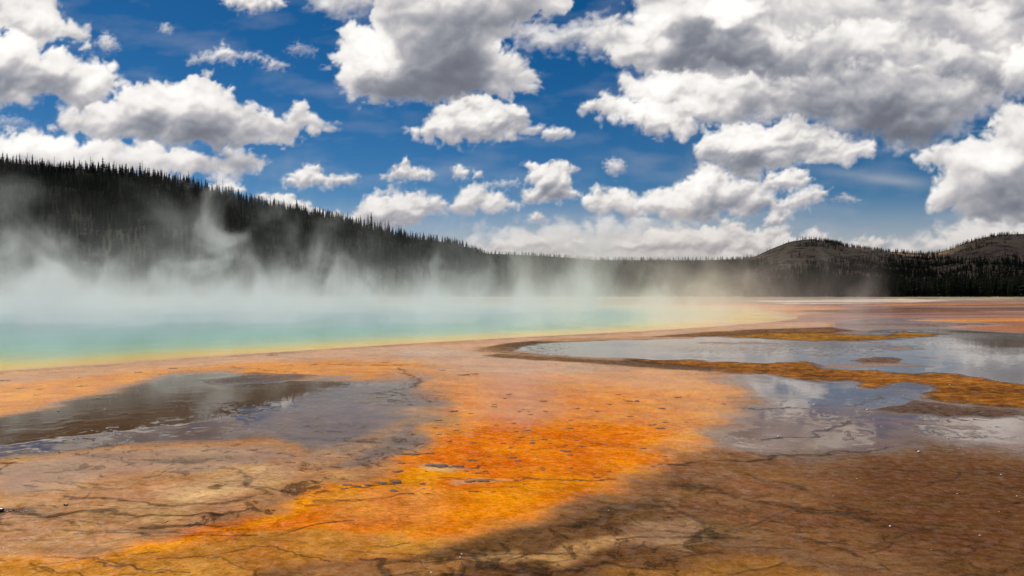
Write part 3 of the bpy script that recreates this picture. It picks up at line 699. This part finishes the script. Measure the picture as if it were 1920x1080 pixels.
def hill_material(name, soil, grass, dark):
    m = NT(name)
    pos = m.n('ShaderNodeNewGeometry').outputs['Position']
    a = m.noise(pos, .004, 6, .6); b = m.noise(pos, .03, 5, .65); c = m.noise(pos, .25, 3, .6)
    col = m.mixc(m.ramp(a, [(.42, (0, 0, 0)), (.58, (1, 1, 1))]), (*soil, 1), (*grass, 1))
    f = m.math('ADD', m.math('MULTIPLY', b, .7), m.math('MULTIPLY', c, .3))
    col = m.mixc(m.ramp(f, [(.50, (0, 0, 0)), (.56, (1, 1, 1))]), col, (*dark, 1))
    p = m.n('ShaderNodeBsdfPrincipled', i_Base_Color=col, i_Roughness=.95)
    p.inputs['Specular IOR Level'].default_value = .1
    m.put(m.out.inputs['Surface'], p.outputs[0]); return m.m
# ------------------------------------------------------------------ trees
def needle_material():
    m = NT('needles')
    oi_ = m.n('ShaderNodeObjectInfo'); pos = m.n('ShaderNodeTexCoord').outputs['Object']
    n = m.noise(pos, 1.7, 3, .6)
    f = m.math('ADD', m.math('MULTIPLY', oi_.outputs['Random'], .5), m.math('MULTIPLY', n, .6))
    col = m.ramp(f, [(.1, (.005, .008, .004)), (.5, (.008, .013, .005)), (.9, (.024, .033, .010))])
    p = m.n('ShaderNodeBsdfPrincipled', i_Base_Color=col, i_Roughness=.8); p.inputs['Specular IOR Level'].default_value = .2
    m.put(m.out.inputs['Surface'], p.outputs[0]); return m.m
def bark_material(name, c0, c1):
    m = NT(name); pos = m.n('ShaderNodeTexCoord').outputs['Object']
    n = m.noise(m.mapping(pos, (3, 3, .6)), 2.5, 4, .6)
    p = m.n('ShaderNodeBsdfPrincipled', i_Base_Color=m.ramp(n, [(.3, c0), (.7, c1)]), i_Roughness=.9)
    m.put(m.out.inputs['Surface'], p.outputs[0]); return m.m

def tube_np(pts, rad, seg=6):
    V = []; F = []
    pts = [Vector(p) for p in pts]
    for i, p in enumerate(pts):
        t = (pts[min(i + 1, len(pts) - 1)] - pts[max(i - 1, 0)]).normalized()
        a = t.orthogonal().normalized(); b = t.cross(a)
        for k in range(seg):
            q = 2 * math.pi * k / seg; V.append(p + (a * math.cos(q) + b * math.sin(q)) * rad[i])
    for i in range(len(pts) - 1):
        for k in range(seg): F.append((i * seg + k, i * seg + (k + 1) % seg, (i + 1) * seg + (k + 1) % seg, (i + 1) * seg + k))
    return [tuple(v) for v in V], F

def conifer_crown(rs, tiers, per, H=1.0, w=.17, base=.12, gap=.12):
    """drooping jagged boughs in uneven whorls; height 1"""
    V = []; F = []
    for i in range(tiers):
        t = i / (tiers - 1); z = base + (1 - base) * t
        rad = w * (1 - t) ** .8 * (1.0 + .35 * rs.uniform(-1, 1)) + .012
        if t < .15: rad *= .75
        off = rs.uniform(0, 6.28)
        for k in range(per):
            if rs.random() < gap: continue
            a = off + 2 * math.pi * k / per + rs.uniform(-.3, .3); r = rad * rs.uniform(.6, 1.25)
            ca, sa = math.cos(a), math.sin(a); wd = r * rs.uniform(.28, .48)
            dz = rs.uniform(-.3, .1) * r; th = (1 - base) / tiers
            n = len(V)
            V += [(0, 0, z + th * .9), (ca * r * .55 - sa * wd, sa * r * .55 + ca * wd, z - dz * .2 - .004), (ca * r, sa * r, z + dz - r * .18), (ca * r * .55 + sa * wd, sa * r * .55 - ca * wd, z - .006), (ca * r * .3, sa * r * .3, z - th * .35)]
            F += [(n, n + 1, n + 2), (n, n + 2, n + 3), (n + 4, n + 2, n + 1), (n + 4, n + 3, n + 2)]
    return np.array(V), np.array(F)

def make_conifer(seed, mats, tiers=15, per=8, w=.17, base=.12, gap=.12):
    rs = random.Random(seed)
    e = bpy.data.objects.new('conifer_tree', None); e.empty_display_size = .3; COL.objects.link(e)
    lean = rs.uniform(-.012, .012)
    V, F = tube_np([(0, 0, -.03), (lean * .3, 0, .3), (lean, 0, .7), (0, 0, .99)], [.017, .013, .008, .002])
    mesh_np('trunk', V, np.array(F), mats[1], True, e)
    V, F = conifer_crown(rs, tiers, per, w=w, base=base, gap=gap)
    mesh_np('crown', V, F, mats[0], False, e)
    return e

def make_snag(seed, mat):
    rs = random.Random(seed)
    e = bpy.data.objects.new('dead_tree', None); e.empty_display_size = .3; COL.objects.link(e)
    l = rs.uniform(-.03, .03)
    V, F = tube_np([(0, 0, -.03), (l * .4, 0, .4), (l, 0, 1.0)], [.020, .015, .006])
    mesh_np('trunk', V, np.array(F), mat, True, e)
    VV = []; FF = []
    for k in range(rs.randint(5, 11)):
        z = rs.uniform(.35, .93); a = rs.uniform(0, 6.28); r = (1.05 - z) * rs.uniform(.08, .2)
        v, f = tube_np([(l * z, 0, z), (math.cos(a) * r, math.sin(a) * r, z + r * rs.uniform(-.3, .5))], [.006, .002], 4)
        n = len(VV); VV += v; FF += [tuple(i + n for i in q) for q in f]
    mesh_np('branches', VV, np.array(FF), mat, True, e)['kind'] = 'stuff'
    return e

def copy_thing(src, loc, sz, wid, rz, label=None, group=None, cat=None):
    c = src.copy(); COL.objects.link(c); c.location = loc; c.scale = (sz * wid, sz * wid, sz); c.rotation_euler = (0, 0, rz)
    for ch in src.children:
        d = ch.copy(); COL.objects.link(d); d.parent = c
    tag(c, label, cat, group); return c

def forest(name, pts, hts, mat, seed, spokes=6, tiers=3):
    """mass of far conifers as one mesh"""
    rng = np.random.default_rng(seed); n = len(pts); pts = np.asarray(pts, float); hts = np.asarray(hts, float)
    VB = []; FB = []; nv = 0
    for q in range(5):
        rs = random.Random(seed * 10 + q)
        V, F = conifer_crown(rs, tiers * 3, spokes, w=rs.uniform(.13, .22), base=.04, gap=.1)
        idx = np.arange(q, n, 5)
        if not len(idx): continue
        a = rng.uniform(0, 6.28, len(idx)); c, s = np.cos(a), np.sin(a); h = hts[idx]; wd = h * rng.uniform(.8, 1.25, len(idx))
        X = (V[None, :, 0] * c[:, None] - V[None, :, 1] * s[:, None]) * wd[:, None] + pts[idx, 0][:, None]
        Y = (V[None, :, 0] * s[:, None] + V[None, :, 1] * c[:, None]) * wd[:, None] + pts[idx, 1][:, None]
        Z = V[None, :, 2] * h[:, None] + pts[idx, 2][:, None] - .3
        VB.append(np.stack([X, Y, Z], -1).reshape(-1, 3))
        FB.append((F[None] + (np.arange(len(idx)) * len(V))[:, None, None]).reshape(-1, 3) + nv); nv += len(idx) * len(V)
    o = mesh_np(name, np.concatenate(VB), np.concatenate(FB), mat)
    return o
# ================================================================== build
build_sky()
ground_mat = ground_material()
build_ground(ground_mat)
build_pool()
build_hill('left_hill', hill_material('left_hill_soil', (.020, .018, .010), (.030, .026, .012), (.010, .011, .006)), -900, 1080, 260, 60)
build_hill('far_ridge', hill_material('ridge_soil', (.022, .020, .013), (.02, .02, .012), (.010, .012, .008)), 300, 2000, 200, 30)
build_hill('right_hills', hill_material('right_hill_soil', (.23, .145, .095), (.27, .19, .11), (.06, .045, .03)), 1150, 2700, 320, 80)

needles = needle_material()
bark = bark_material('bark', (.03, .02, .015), (.06, .045, .033)); deadwood = bark_material('dead_wood', (.05, .045, .04), (.12, .11, .10))
mats2 = (needles, bark)
protos = [make_conifer(60 + k, mats2, tiers=[15, 13, 17, 12, 16][k], per=8, w=[.15, .19, .125, .22, .10][k], base=[.08, .12, .1, .15, .2][k], gap=[.1, .15, .12, .2, .3][k]) for k in range(5)]
snags = [make_snag(90 + k, deadwood) for k in range(4)]
used = set()
def place(src, *a, **k):
    """the first placing moves the source itself, later ones copy it"""
    if src.name not in used:
        used.add(src.name)
        loc, sz, wid, rz, label, group, cat = a
        src.location = loc; src.scale = (sz * wid, sz * wid, sz); src.rotation_euler = (0, 0, rz); tag(src, label, cat, group); return src
    return copy_thing(src, *a)

rs = random.Random(4)
def crest(name, u):
    d = np.array(HILLS[name]['D']); D = float(np.interp(u, d[:, 0], d[:, 1]))
    return D
def on_hill(name, u, dy=0.0):
    D = crest(name, u) + dy; x = (u - 960) / FOC * D
    return x, D, float(hill_z(name, np.array([x]), np.array([D]))[0])
# conifers standing out on the skyline of the left hill: (u, height in frame lines)
SKYTREES = [(12,13),(24,11),(36,15),(48,9),(60,16),(74,8),(88,9),(118,8),(130,10),(138,17),(148,12),(160,13),(172,15),(184,14),(192,22),(204,15),(213,18),(224,14),(236,17),(248,15),(256,13),(262,24),(272,16),(279,17),(290,14),(303,15),(312,13),(324,14),
 (334,12),(343,9),(352,13),(362,17),(371,10),(380,10),(389,12),(399,10),(408,13),(420,8),(431,9),(441,8),(452,10),(463,8),(476,9),(487,8),(499,9),(512,10),(523,10),(532,16),(543,9),(556,21),(562,12),(572,15),(581,9),(592,15),(600,16),(606,9),(616,13),(626,12),(634,14),(643,16),(652,20),(661,12),(668,15),(676,18),(683,14),(690,24),(696,28),(702,16),(708,14),(714,18),(722,19),(729,22),(737,12),(748,17),(752,18),(760,9),(774,12)]
SECT = [(0, 300, 'dark spiky conifer on the high end of the left hill skyline under the big cloud', 'conifers on the high part of the left hill skyline'),
        (300, 560, 'dark small conifer on the sloping middle of the left hill skyline', 'conifers on the middle of the left hill skyline'),
        (560, 800, 'thin pale-edged conifer on the low end of the left hill skyline', 'conifers on the low end of the left hill skyline')]
SPECIAL = {192: 'tallest dark conifer among those above the thickest steam on left hill skyline', 262: 'sharp tall dark conifer poking into the cloud band on left hill skyline',
           556: 'lone bushy conifer standing taller where the left hill skyline starts dropping', 696: 'tallest slim conifer near the low end of the left hill skyline', 752: 'last tall dark conifer before the left hill skyline turns bare', 774: 'small round-topped conifer lowest on the left hill skyline'}
for u, hp in SKYTREES:
    x, D, z = on_hill('left_hill', u, rs.uniform(-14, 4)); hgt = (hp * 1.0 + 5) * D / FOC
    k = rs.choice([0, 1, 2, 2, 3]) if u < 560 else rs.choice([2, 4, 4, 0])
    if u in SPECIAL: lab, grp = SPECIAL[u], None
    else: lab, grp = next((l, g) for a, b, l, g in SECT if a <= u < b)
    place(protos[k], (x, D, z - .5), hgt, rs.uniform(.75, 1.15), rs.uniform(0, 6.28), lab, grp, 'tree')
SNAGS = [(50,20),(101,18),(169,24),(197,18),(266,30),(331,22),(353,29),(384,20),(405,24),(418,29),(470,14),(485,12),(499,15),(515,20),(570,20),(588,14),(613,18),(656,20),(673,22),(686,18),(711,17),(727,24),(744,20),(757,16),(762,17),(588,18)]
ORD = 'first second third fourth fifth sixth seventh eighth ninth tenth eleventh twelfth thirteenth fourteenth fifteenth sixteenth seventeenth eighteenth nineteenth twentieth twenty-first twenty-second twenty-third twenty-fourth twenty-fifth'.split()
SNAGS = sorted(set(dict(SNAGS).items()))
for i, (u, hp) in enumerate(SNAGS):
    x, D, z = on_hill('left_hill', u, rs.uniform(-8, 3)); hgt = (hp + 3) * D / FOC
    place(snags[i % 4], (x, D, z - .5), hgt, rs.uniform(.9, 1.2), rs.uniform(0, 6.28), 'bare dead trunk on the left hill skyline, %s counting down the slope' % ORD[i], 'dead trunks along the left hill skyline', 'dead tree')

# belt of conifers along the far side of the flats
BELT = [(1460, 'black conifer at the steam-side end of the far tree belt', 'conifers at the steam end of the far belt'),
 (1580, 'dark conifer in the far belt straight below the bald pale hilltop', 'far belt conifers below the bald hilltop'),
 (1700, 'dark conifer in the far belt below the pale grassy flank', 'far belt conifers below the grassy flank'),
 (1800, 'dark conifer in the far belt below the saddle between the hills', 'far belt conifers below the saddle'),
 (1870, 'green-tinged conifer in the far belt below the rightmost hill slope', 'far belt conifers below the rightmost slope'),
 (9999, 'taller green-tinged conifer at the right end of the far belt', 'taller conifers at the right end of the belt')]
belt = []
for row in range(2):
    uu = 1395.0 + row * 3
    while uu < 1935 and len(belt) < 215:
        D = 352 + row * 9 + rs.uniform(-3, 5); h = rs.uniform(7.2, 9.6) * (1.0 + .12 * math.sin(uu * .05)) + (uu - 1395) / 540 * 1.6 + row * .8
        belt.append((uu, D, h)); uu += rs.uniform(3.4, 6.6)
for uu, D, h in belt:
    x = (uu - 960) / FOC * D
    lab, grp = next((l, g) for e, l, g in BELT if uu < e)
    place(protos[rs.choice([0, 1, 2, 0, 2])], (x, D, -.1), h, rs.uniform(.85, 1.3), rs.uniform(0, 6.28), lab, grp, 'tree')

# the woods as masses
def scatter(n, fu, seed):
    rng = np.random.default_rng(seed); return rng, rng.uniform(size=(n, 2))
rng, q = scatter(5200, None, 8)
u = -260 + q[:, 0] * 1200; d = np.array(HILLS['left_hill']['D']); Dc = np.interp(u, d[:, 0], d[:, 1]); y = 415 + (q[:, 1] ** .8) * (Dc - 415) * 1.01; x = (u - 960) / FOC * y
z = hill_z('left_hill', x, y); keep = z > 1
hts = rng.uniform(7, 15, len(x)) * np.where(q[:, 1] > .9, .5, 1)
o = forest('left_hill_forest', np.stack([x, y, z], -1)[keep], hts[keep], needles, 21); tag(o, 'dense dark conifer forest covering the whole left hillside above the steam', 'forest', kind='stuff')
uc = np.arange(-250, 860, 2.9) + rng.uniform(-1.2, 1.2, 383); Dn = np.interp(uc, d[:, 0], d[:, 1]) - rng.uniform(0, 10, len(uc)); xc = (uc - 960) / FOC * Dn
hc = (1.8 + 6.5 * rng.uniform(0, 1, len(uc)) ** 2.2) * np.where(uc > 780, .4, 1) * Dn / 950
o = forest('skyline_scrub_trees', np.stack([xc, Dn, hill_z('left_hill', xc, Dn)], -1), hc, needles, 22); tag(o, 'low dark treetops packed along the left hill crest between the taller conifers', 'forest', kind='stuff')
rng, q = scatter(4200, None, 9)
u = 560 + q[:, 0] * 900; y = 1360 + q[:, 1] * 950; x = (u - 960) / FOC * y; z = hill_z('far_ridge', x, y); keep = z > 1
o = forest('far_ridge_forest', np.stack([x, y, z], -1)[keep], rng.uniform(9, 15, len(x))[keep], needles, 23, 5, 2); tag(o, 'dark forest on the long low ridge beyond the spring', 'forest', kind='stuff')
# right hills: wooded below, thin on the bald tops
rng, q = scatter(15000, None, 10)
u = 1240 + q[:, 0] * 860; d = np.array(HILLS['right_hills']['D']); Dc = np.interp(u, d[:, 0], d[:, 1]); y = 910 + q[:, 1] * (Dc - 905); x = (u - 960) / FOC * y
z = hill_z('right_hills', x, y); vv = VH - FOC * (z - CAM_H) / y
n = fbm(x / 120, y / 170, 4, 401); n2 = fbm(x / 40, y / 40, 3, 407)
edge = np.interp(u, [1240, 1400, 1450, 1500, 1560, 1640, 1740, 1820, 1920, 2100], [486, 487, 500, 500, 492, 488, 484, 489, 490, 488])
p = sstep(-6, 10, vv - edge) - .75 * np.exp(-((vv - 502) / 3.0) ** 2 - ((u - 1520) / 60) ** 2) - .6 * np.exp(-((vv - 496) / 3) ** 2 - ((u - 1690) / 50) ** 2)
p = p + .9 * sstep(.12, .3, n + .3 * n2) * .5 + .9 * np.exp(-((u - 1560) / 28) ** 2 - ((vv - 458) / 7) ** 2) + .3 * np.exp(-((vv - np.interp(u, [1400, 1500, 1560, 1640, 1740, 1800, 1880, 2000], [486, 451, 455, 470, 477, 461, 440, 445])) / 3.0) ** 2) * (u > 1540)
p = p - .5 * np.exp(-((u - 1770) / 30) ** 2 - ((vv - 512) / 14) ** 2)
keep = (rng.uniform(size=len(x)) < p) & (z > 2)
o = forest('right_hills_forest', np.stack([x, y, z], -1)[keep], rng.uniform(8, 14, len(x))[keep], needles, 24, 5, 2); tag(o, 'dark forest over the lower slopes of the two brown hills on the right', 'forest', kind='stuff')
rng, q = scatter(3600, None, 12)
u = 820 + q[:, 0] * 1200; y = 372 + q[:, 1] ** 1.3 * 620; x = (u - 960) / FOC * y
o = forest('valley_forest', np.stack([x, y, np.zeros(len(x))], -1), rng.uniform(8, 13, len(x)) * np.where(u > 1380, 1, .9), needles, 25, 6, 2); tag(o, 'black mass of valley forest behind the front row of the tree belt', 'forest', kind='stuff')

# ------------------------------------------------------------------ pebbles and mat flakes
def stone_mat(name, c0, c1, rough=.7):
    m = NT(name); n = m.noise(m.n('ShaderNodeTexCoord').outputs['Object'], 4, 4, .6)
    p = m.n('ShaderNodeBsdfPrincipled', i_Base_Color=m.ramp(n, [(.3, c0), (.7, c1)]), i_Roughness=rough)
    m.put(m.out.inputs['Surface'], p.outputs[0]); return m.m
def make_stone(name, seed, mat, flat_=.55):
    bm = bmesh.new(); bmesh.ops.create_icosphere(bm, subdivisions=2, radius=1); r_ = random.Random(seed)
    dirs = [(Vector((r_.uniform(-1, 1), r_.uniform(-1, 1), r_.uniform(-1, 1))).normalized(), r_.uniform(.1, .3)) for _ in range(7)]
    for v in bm.verts:
        n = v.co.normalized(); k = 1
        for dd, a in dirs: k -= a * max(0, n.dot(dd)) ** 3
        v.co = Vector((n.x * k, n.y * k * .8, n.z * k * flat_ + flat_ * .55))
    me = bpy.data.meshes.new(name); bm.to_mesh(me); bm.free(); me.materials.append(mat)
    me.polygons.foreach_set('use_smooth', [True] * len(me.polygons))
    o = bpy.data.objects.new(name, me); COL.objects.link(o); return o
def make_flake(seed, mat):
    bm = bmesh.new(); r_ = random.Random(seed); N = 22; lo = []; hi = []
    ph = [r_.uniform(0, 6.28) for _ in range(5)]
    for k in range(N):
        a = 2 * math.pi * k / N; r = 1 + .22 * math.sin(2 * a + ph[0]) + .16 * math.sin(3 * a + ph[1]) + .12 * math.sin(5 * a + ph[2]) + .07 * math.sin(9 * a + ph[3])
        lo.append(bm.verts.new((math.cos(a) * r, math.sin(a) * r * .75, -.02))); hi.append(bm.verts.new((math.cos(a) * r * .82, math.sin(a) * r * .6, .10 + .05 * math.sin(3 * a + ph[4]))))
    for k in range(N): bm.faces.new((lo[k], lo[(k + 1) % N], hi[(k + 1) % N], hi[k]))
    c = bm.verts.new((0, 0, .08))
    for k in range(N): bm.faces.new((hi[k], hi[(k + 1) % N], c))
    me = bpy.data.meshes.new('mat_flake'); bm.to_mesh(me); bm.free(); me.materials.append(mat)
    me.polygons.foreach_set('use_smooth', [True] * len(me.polygons))
    o = bpy.data.objects.new('mat_flake', me); COL.objects.link(o); return o
white = stone_mat('white_sinter', (.62, .58, .52), (.85, .82, .78)); black = stone_mat('dark_stone', (.02, .02, .025), (.06, .06, .07), .35)
flake_m = stone_mat('dark_flake', (.07, .035, .02), (.20, .10, .05), .85)
peb = [make_stone('pebble', 200 + k, white) for k in range(3)]; flk = [make_flake(300 + k, flake_m) for k in range(5)]
seen = set()
def put(src, loc, sc, rz, label, group, cat, ws=1.0):
    o = src
    if src.name in seen: o = src.copy(); COL.objects.link(o)
    seen.add(src.name)
    o.location = loc; o.scale = (sc * ws, sc, sc); o.rotation_euler = (0, 0, rz)
    for key in ('label', 'group', 'category'):
        if key in o: del o[key]
    tag(o, label, cat, group)
PEB_R = [(1625,769,2.2),(1626,748,1.4),(1602,820,1.8),(1777,822,1.8),(1751,788,1.4),(1764,790,1.4),(1876,890,1.9),(1459,819,2),(1797,841,1.3),(1911,785,1.6),(1836,1004,2),(1562,930,1.4),(1794,926,1.5),(1872,959,1.3),(1606,898,1.6),(1700,931,1),(1745,1030,1.3),(1488,1000,1.3),(1905,930,1.6),(1850,800,1)]
for k, (a, b, s_) in enumerate(PEB_R):
    X, Y, Z = gpix(a, b); put(peb[k % 3], (X, Y, Z), s_ * 1.25 * Y / FOC, rs.uniform(0, 6), 'tiny white pebble on the wet brown mat right of the orange channel', 'white pebbles on the brown mats at right', 'pebble')
for (a, b, s_, lab) in [(1722,848,3.4,'brightest and largest white pebble on the brown mat at right'),(1668,987,2.6,'white pebble low on the open brown mat below the largest one'),(1141,957,1.6,'single white pebble beside the lower edge of the orange channel'),
        (110,771,2.4,'white pebble at the upper left edge of the dark wet pan'),(197,769,2.6,'white pebble in the dark wet pan, right beside its twin'),(259,733,1.6,'white pebble where the orange shelf meets the dark pan'),
        (866,1039,2.2,'upper of two white pebbles on the dark streaky crust at the bottom'),(863,1045,2.2,'lower of two touching white pebbles on the dark streaky crust'),(809,1074,2.6,'white pebble above the dark curved crack at the bottom edge'),
        (1780,724,1.4,'white pebble on top of the rust-brown mat bank'),(1640,695,1.6,'white pebble at the far edge of the rust-brown bank')]:
    X, Y, Z = gpix(a, b); put(peb[1], (X, Y, Z + (.04 if 'bank' in lab else 0)), s_ * 1.25 * Y / FOC, rs.uniform(0, 6), lab, None, 'pebble')
for k in range(9):
    a = 10 + k * 5 + rs.uniform(-1.5, 1.5); b = 959 + rs.uniform(-2, 2.5); X, Y, Z = gpix(a, b)
    put(peb[k % 3], (X, Y, Z), rs.uniform(1.2, 2.4) * Y / FOC, rs.uniform(0, 6), 'tiny white pebble in the row along the crack at the left edge', 'row of white pebbles by the left edge crack', 'pebble')
for k, a in enumerate([392, 398, 404, 417, 433]):
    X, Y, Z = gpix(a, 995); put(peb[k % 3], (X, Y, Z), 1.4 * Y / FOC, rs.uniform(0, 6), 'tiny pale pebble on the top edge of the amber stream at lower left', 'pale pebbles on the amber stream', 'pebble')
for (a, b, s_, lab) in [(125,947,3.6,'small black stone alone on the pale tan mat at left'),(1,958,7,'black stone cut by the left edge beside the row of pebbles')]:
    X, Y, Z = gpix(a, b); o = make_stone('dark_stone', 500 + a, black, .7); o.location = (X, Y, Z); o.scale = (s_ * Y / FOC * 1.5, s_ * Y / FOC, s_ * Y / FOC * .8); tag(o, lab, 'stone')
def flake_label(a, b):
    if b < 790: return 'small dark flake on the pale upper part of the orange channel', 'flakes in the upper orange channel'
    if a < 800: return 'small dark flake along the left margin of the orange channel', 'flakes along the left channel margin'
    if a < 950: return 'small dark flake among the cracks left of the orange channel centre', 'flakes left of the channel centre'
    if a < 1100: return 'small dark flake in the bright middle of the orange channel', 'flakes in the channel middle'
    return 'small dark flake near the brown right margin of the orange channel', 'flakes near the right channel margin'
FL = [(815,802,5,1),(930,797,4,1),(952,802,3,1),(841,828,6,1),(855,807,5,1),(857,796,4,1),(840,814,4,1),(850,771,8,.5),(820,788,6,.6),(760,851,8,.7),(776,852,9,.6),(805,850,7,.5),(748,851,6,.5),(745,884,8,.6),(752,868,6,.7),(942,831,6,1),(955,840,4,1),(960,858,8,.6),(915,855,4,1),(885,863,7,.8),(998,830,6,1),(1060,846,8,.6),(976,820,6,.6),
 (650,909,7,.5),(668,911,7,.5),(690,909,7,.5),(714,905,8,.6),(742,903,9,.5),(793,906,5,1),(770,925,5,.8),(738,920,7,.5),(818,873,16,.4),(860,874,9,.5),(880,903,8,.5),(905,902,9,.5),(1112,888,5,1),(1085,939,3,1),(1178,752,7,.6),(1194,751,4,1),(1270,745,6,.8),(1240,766,6,.7),(1237,803,7,.7),(1020,824,6,.8),(645,916,5,.8)]
r2 = random.Random(77)
for _ in range(95):
    b = r2.uniform(735, 925); c = np.interp(b, [730, 800, 860, 925], [1060, 1020, 960, 900]); a = r2.gauss(c, np.interp(b, [730, 925], [150, 110]))
    FL.append((a, b, r2.uniform(2.2, 5.5), r2.uniform(.5, 1)))
for k, (a, b, s_, asp) in enumerate(FL):
    X, Y, Z = gpix(a, b)
    put(flk[k % 5], (X, Y, Z + .002), s_ * .85 * Y / FOC * (1.0 if asp > .9 else 1.2), r2.uniform(-.35, .35), *flake_label(a, b), 'mat flake', 1.25)
for (a, b, s_) in [(8,714,9),(74,713,0),(260,698,8),(156,724,7),(150,708,4),(38,728,5),(75,730,5),(325,691,8),(300,702,3),(512,666,8),(545,684,4),(722,680,5),(868,703,9),(890,701,7),(828,694,5),(68,741,4)]:
    if s_ <= 0: continue
    X, Y, Z = gpix(a, b); put(flk[int(a) % 5], (X, Y, Z + .002), s_ * .8 * Y / FOC, r2.uniform(-.3, .3), 'small reddish-brown mat clump on the pink and orange shelf near the spring', 'mat clumps on the pink shelf', 'mat clump', 1.6)

# ------------------------------------------------------------------ steam over the hot water
def build_steam():
    x0, x1, y0, y1, z0, z1 = -110, 52, 26, 150, .03, 30
    V = [(x, y, z) for z in (z0, z1) for x, y in ((x0, 62), (-60, 30), (-20, y0), (8, 44), (34, 62), (x1, 84), (x1, 118), (30, y1), (-90, y1), (x0, 125))]
    n = len(V) // 2
    bm = bmesh.new(); vs = [bm.verts.new(v) for v in V]
    bm.faces.new(vs[:n][::-1]); bm.faces.new(vs[n:])
    for k in range(n): bm.faces.new((vs[k], vs[(k + 1) % n], vs[n + (k + 1) % n], vs[n + k]))
    bmesh.ops.recalc_face_normals(bm, faces=bm.faces)
    me = bpy.data.meshes.new('steam'); bm.to_mesh(me); bm.free()
    o = bpy.data.objects.new('steam', me); COL.objects.link(o)
    m = NT('steam')
    pos = m.n('ShaderNodeNewGeometry').outputs['Position']
    sp = m.n('ShaderNodeSeparateXYZ'); m.put(sp.inputs[0], pos); X, Y, Z = sp.outputs
    # plumes lean and stretch upward
    vec = m.mapping(pos, (1, .55, .72), rot=(0, math.radians(-18), 0))
    big = m.noise(m.mapping(pos, (1, .2, .3)), .07, 2, .5)
    wis = m.noise(vec, .15, 7, .60, .7)
    # how high the plumes climb over each part of the spring
    HX = [(-110, 9), (-75, 10), (-60, 11), (-50, 12), (-41, 9.5), (-31, 5.5), (-23, 8), (-12, 8), (-4, 6), (3, 4.5), (8, 5.5), (15, 9), (23, 9), (29, 6), (37, 3), (50, 1.5)]
    H = m.math('MULTIPLY', m.ramp(m.math('MULTIPLY_ADD', X, 1 / 160., 110 / 160.), [((x_ + 110) / 160., (h_ / 14.,) * 3) for x_, h_ in HX]), 14.0)
    H = m.math('MULTIPLY', H, m.math('MULTIPLY_ADD', m.math('SUBTRACT', big, .5), 3.2, 1.12))
    H = m.math('MAXIMUM', H, .8)
    fall = m.math('POWER', 2.718, m.math('MULTIPLY', m.math('POWER', m.math('DIVIDE', Z, H), 1.5), -1.0))
    pl = m.math('MULTIPLY', m.math('SUBTRACT', wis, m.math('MULTIPLY_ADD', Z, .008, .430)), 7.5, clamp=True)
    pl = m.math('MULTIPLY', m.math('MULTIPLY', pl, pl), fall)
    def bank(c_, w_): return m.math('POWER', 2.718, m.math('MULTIPLY', m.math('POWER', m.math('ABSOLUTE', m.math('DIVIDE', m.math('SUBTRACT', Y, c_), w_)), 2.0), -1.0))
    curtains = m.math('ADD', m.math('MULTIPLY', bank(60.0, 7.5), 2.2), m.math('MULTIPLY', bank(98.0, 11.0), 1.3))
    pl = m.math('MULTIPLY', pl, curtains)
    e1 = m.math('POWER', 2.718, m.math('MULTIPLY', Z, -.50))
    dens = m.math('ADD', m.math('MULTIPLY', pl, 2.0), m.math('MULTIPLY', e1, .50))
    # more steam to the left and far side, none past the shore
    gx = m.ramp(m.math('MULTIPLY_ADD', X, 1 / 160., 110 / 160.), [(0, (1, 1, 1)), (.45, (.85,) * 3), (.62, (.65,) * 3), (.78, (.65,) * 3), (.87, (.45,) * 3), (.95, (0,) * 3)])
    # distance behind the near shore
    sh = m.math('SUBTRACT', Y, m.math('MULTIPLY_ADD', X, .93, 46.0))
    sh2 = m.math('SUBTRACT', Y, m.math('MULTIPLY_ADD', X, .25, 27.5))
    s = m.math('MULTIPLY', m.math('MINIMUM', m.math('MAXIMUM', sh, sh2), 60), 1 / 26., clamp=True)
    dens = m.math('MULTIPLY', m.math('MULTIPLY', dens, gx), s)
    dens = m.math('MULTIPLY', dens, m.math('MULTIPLY_ADD', m.math('MULTIPLY', m.math('SUBTRACT', Y, 60.0), .016, clamp=True), 1.4, .65))
    dens = m.math('MULTIPLY', dens, STEAM)
    sc = m.n('ShaderNodeVolumeScatter', i_Color=(.985, .972, .945, 1), i_Density=dens, i_Anisotropy=.1)
    m.put(m.out.inputs['Volume'], sc.outputs[0]); me.materials.append(m.m)
    tag(o, 'white steam drifting up off the hot spring', 'steam', kind='stuff')
    return o
STEAM = .05
build_steam()
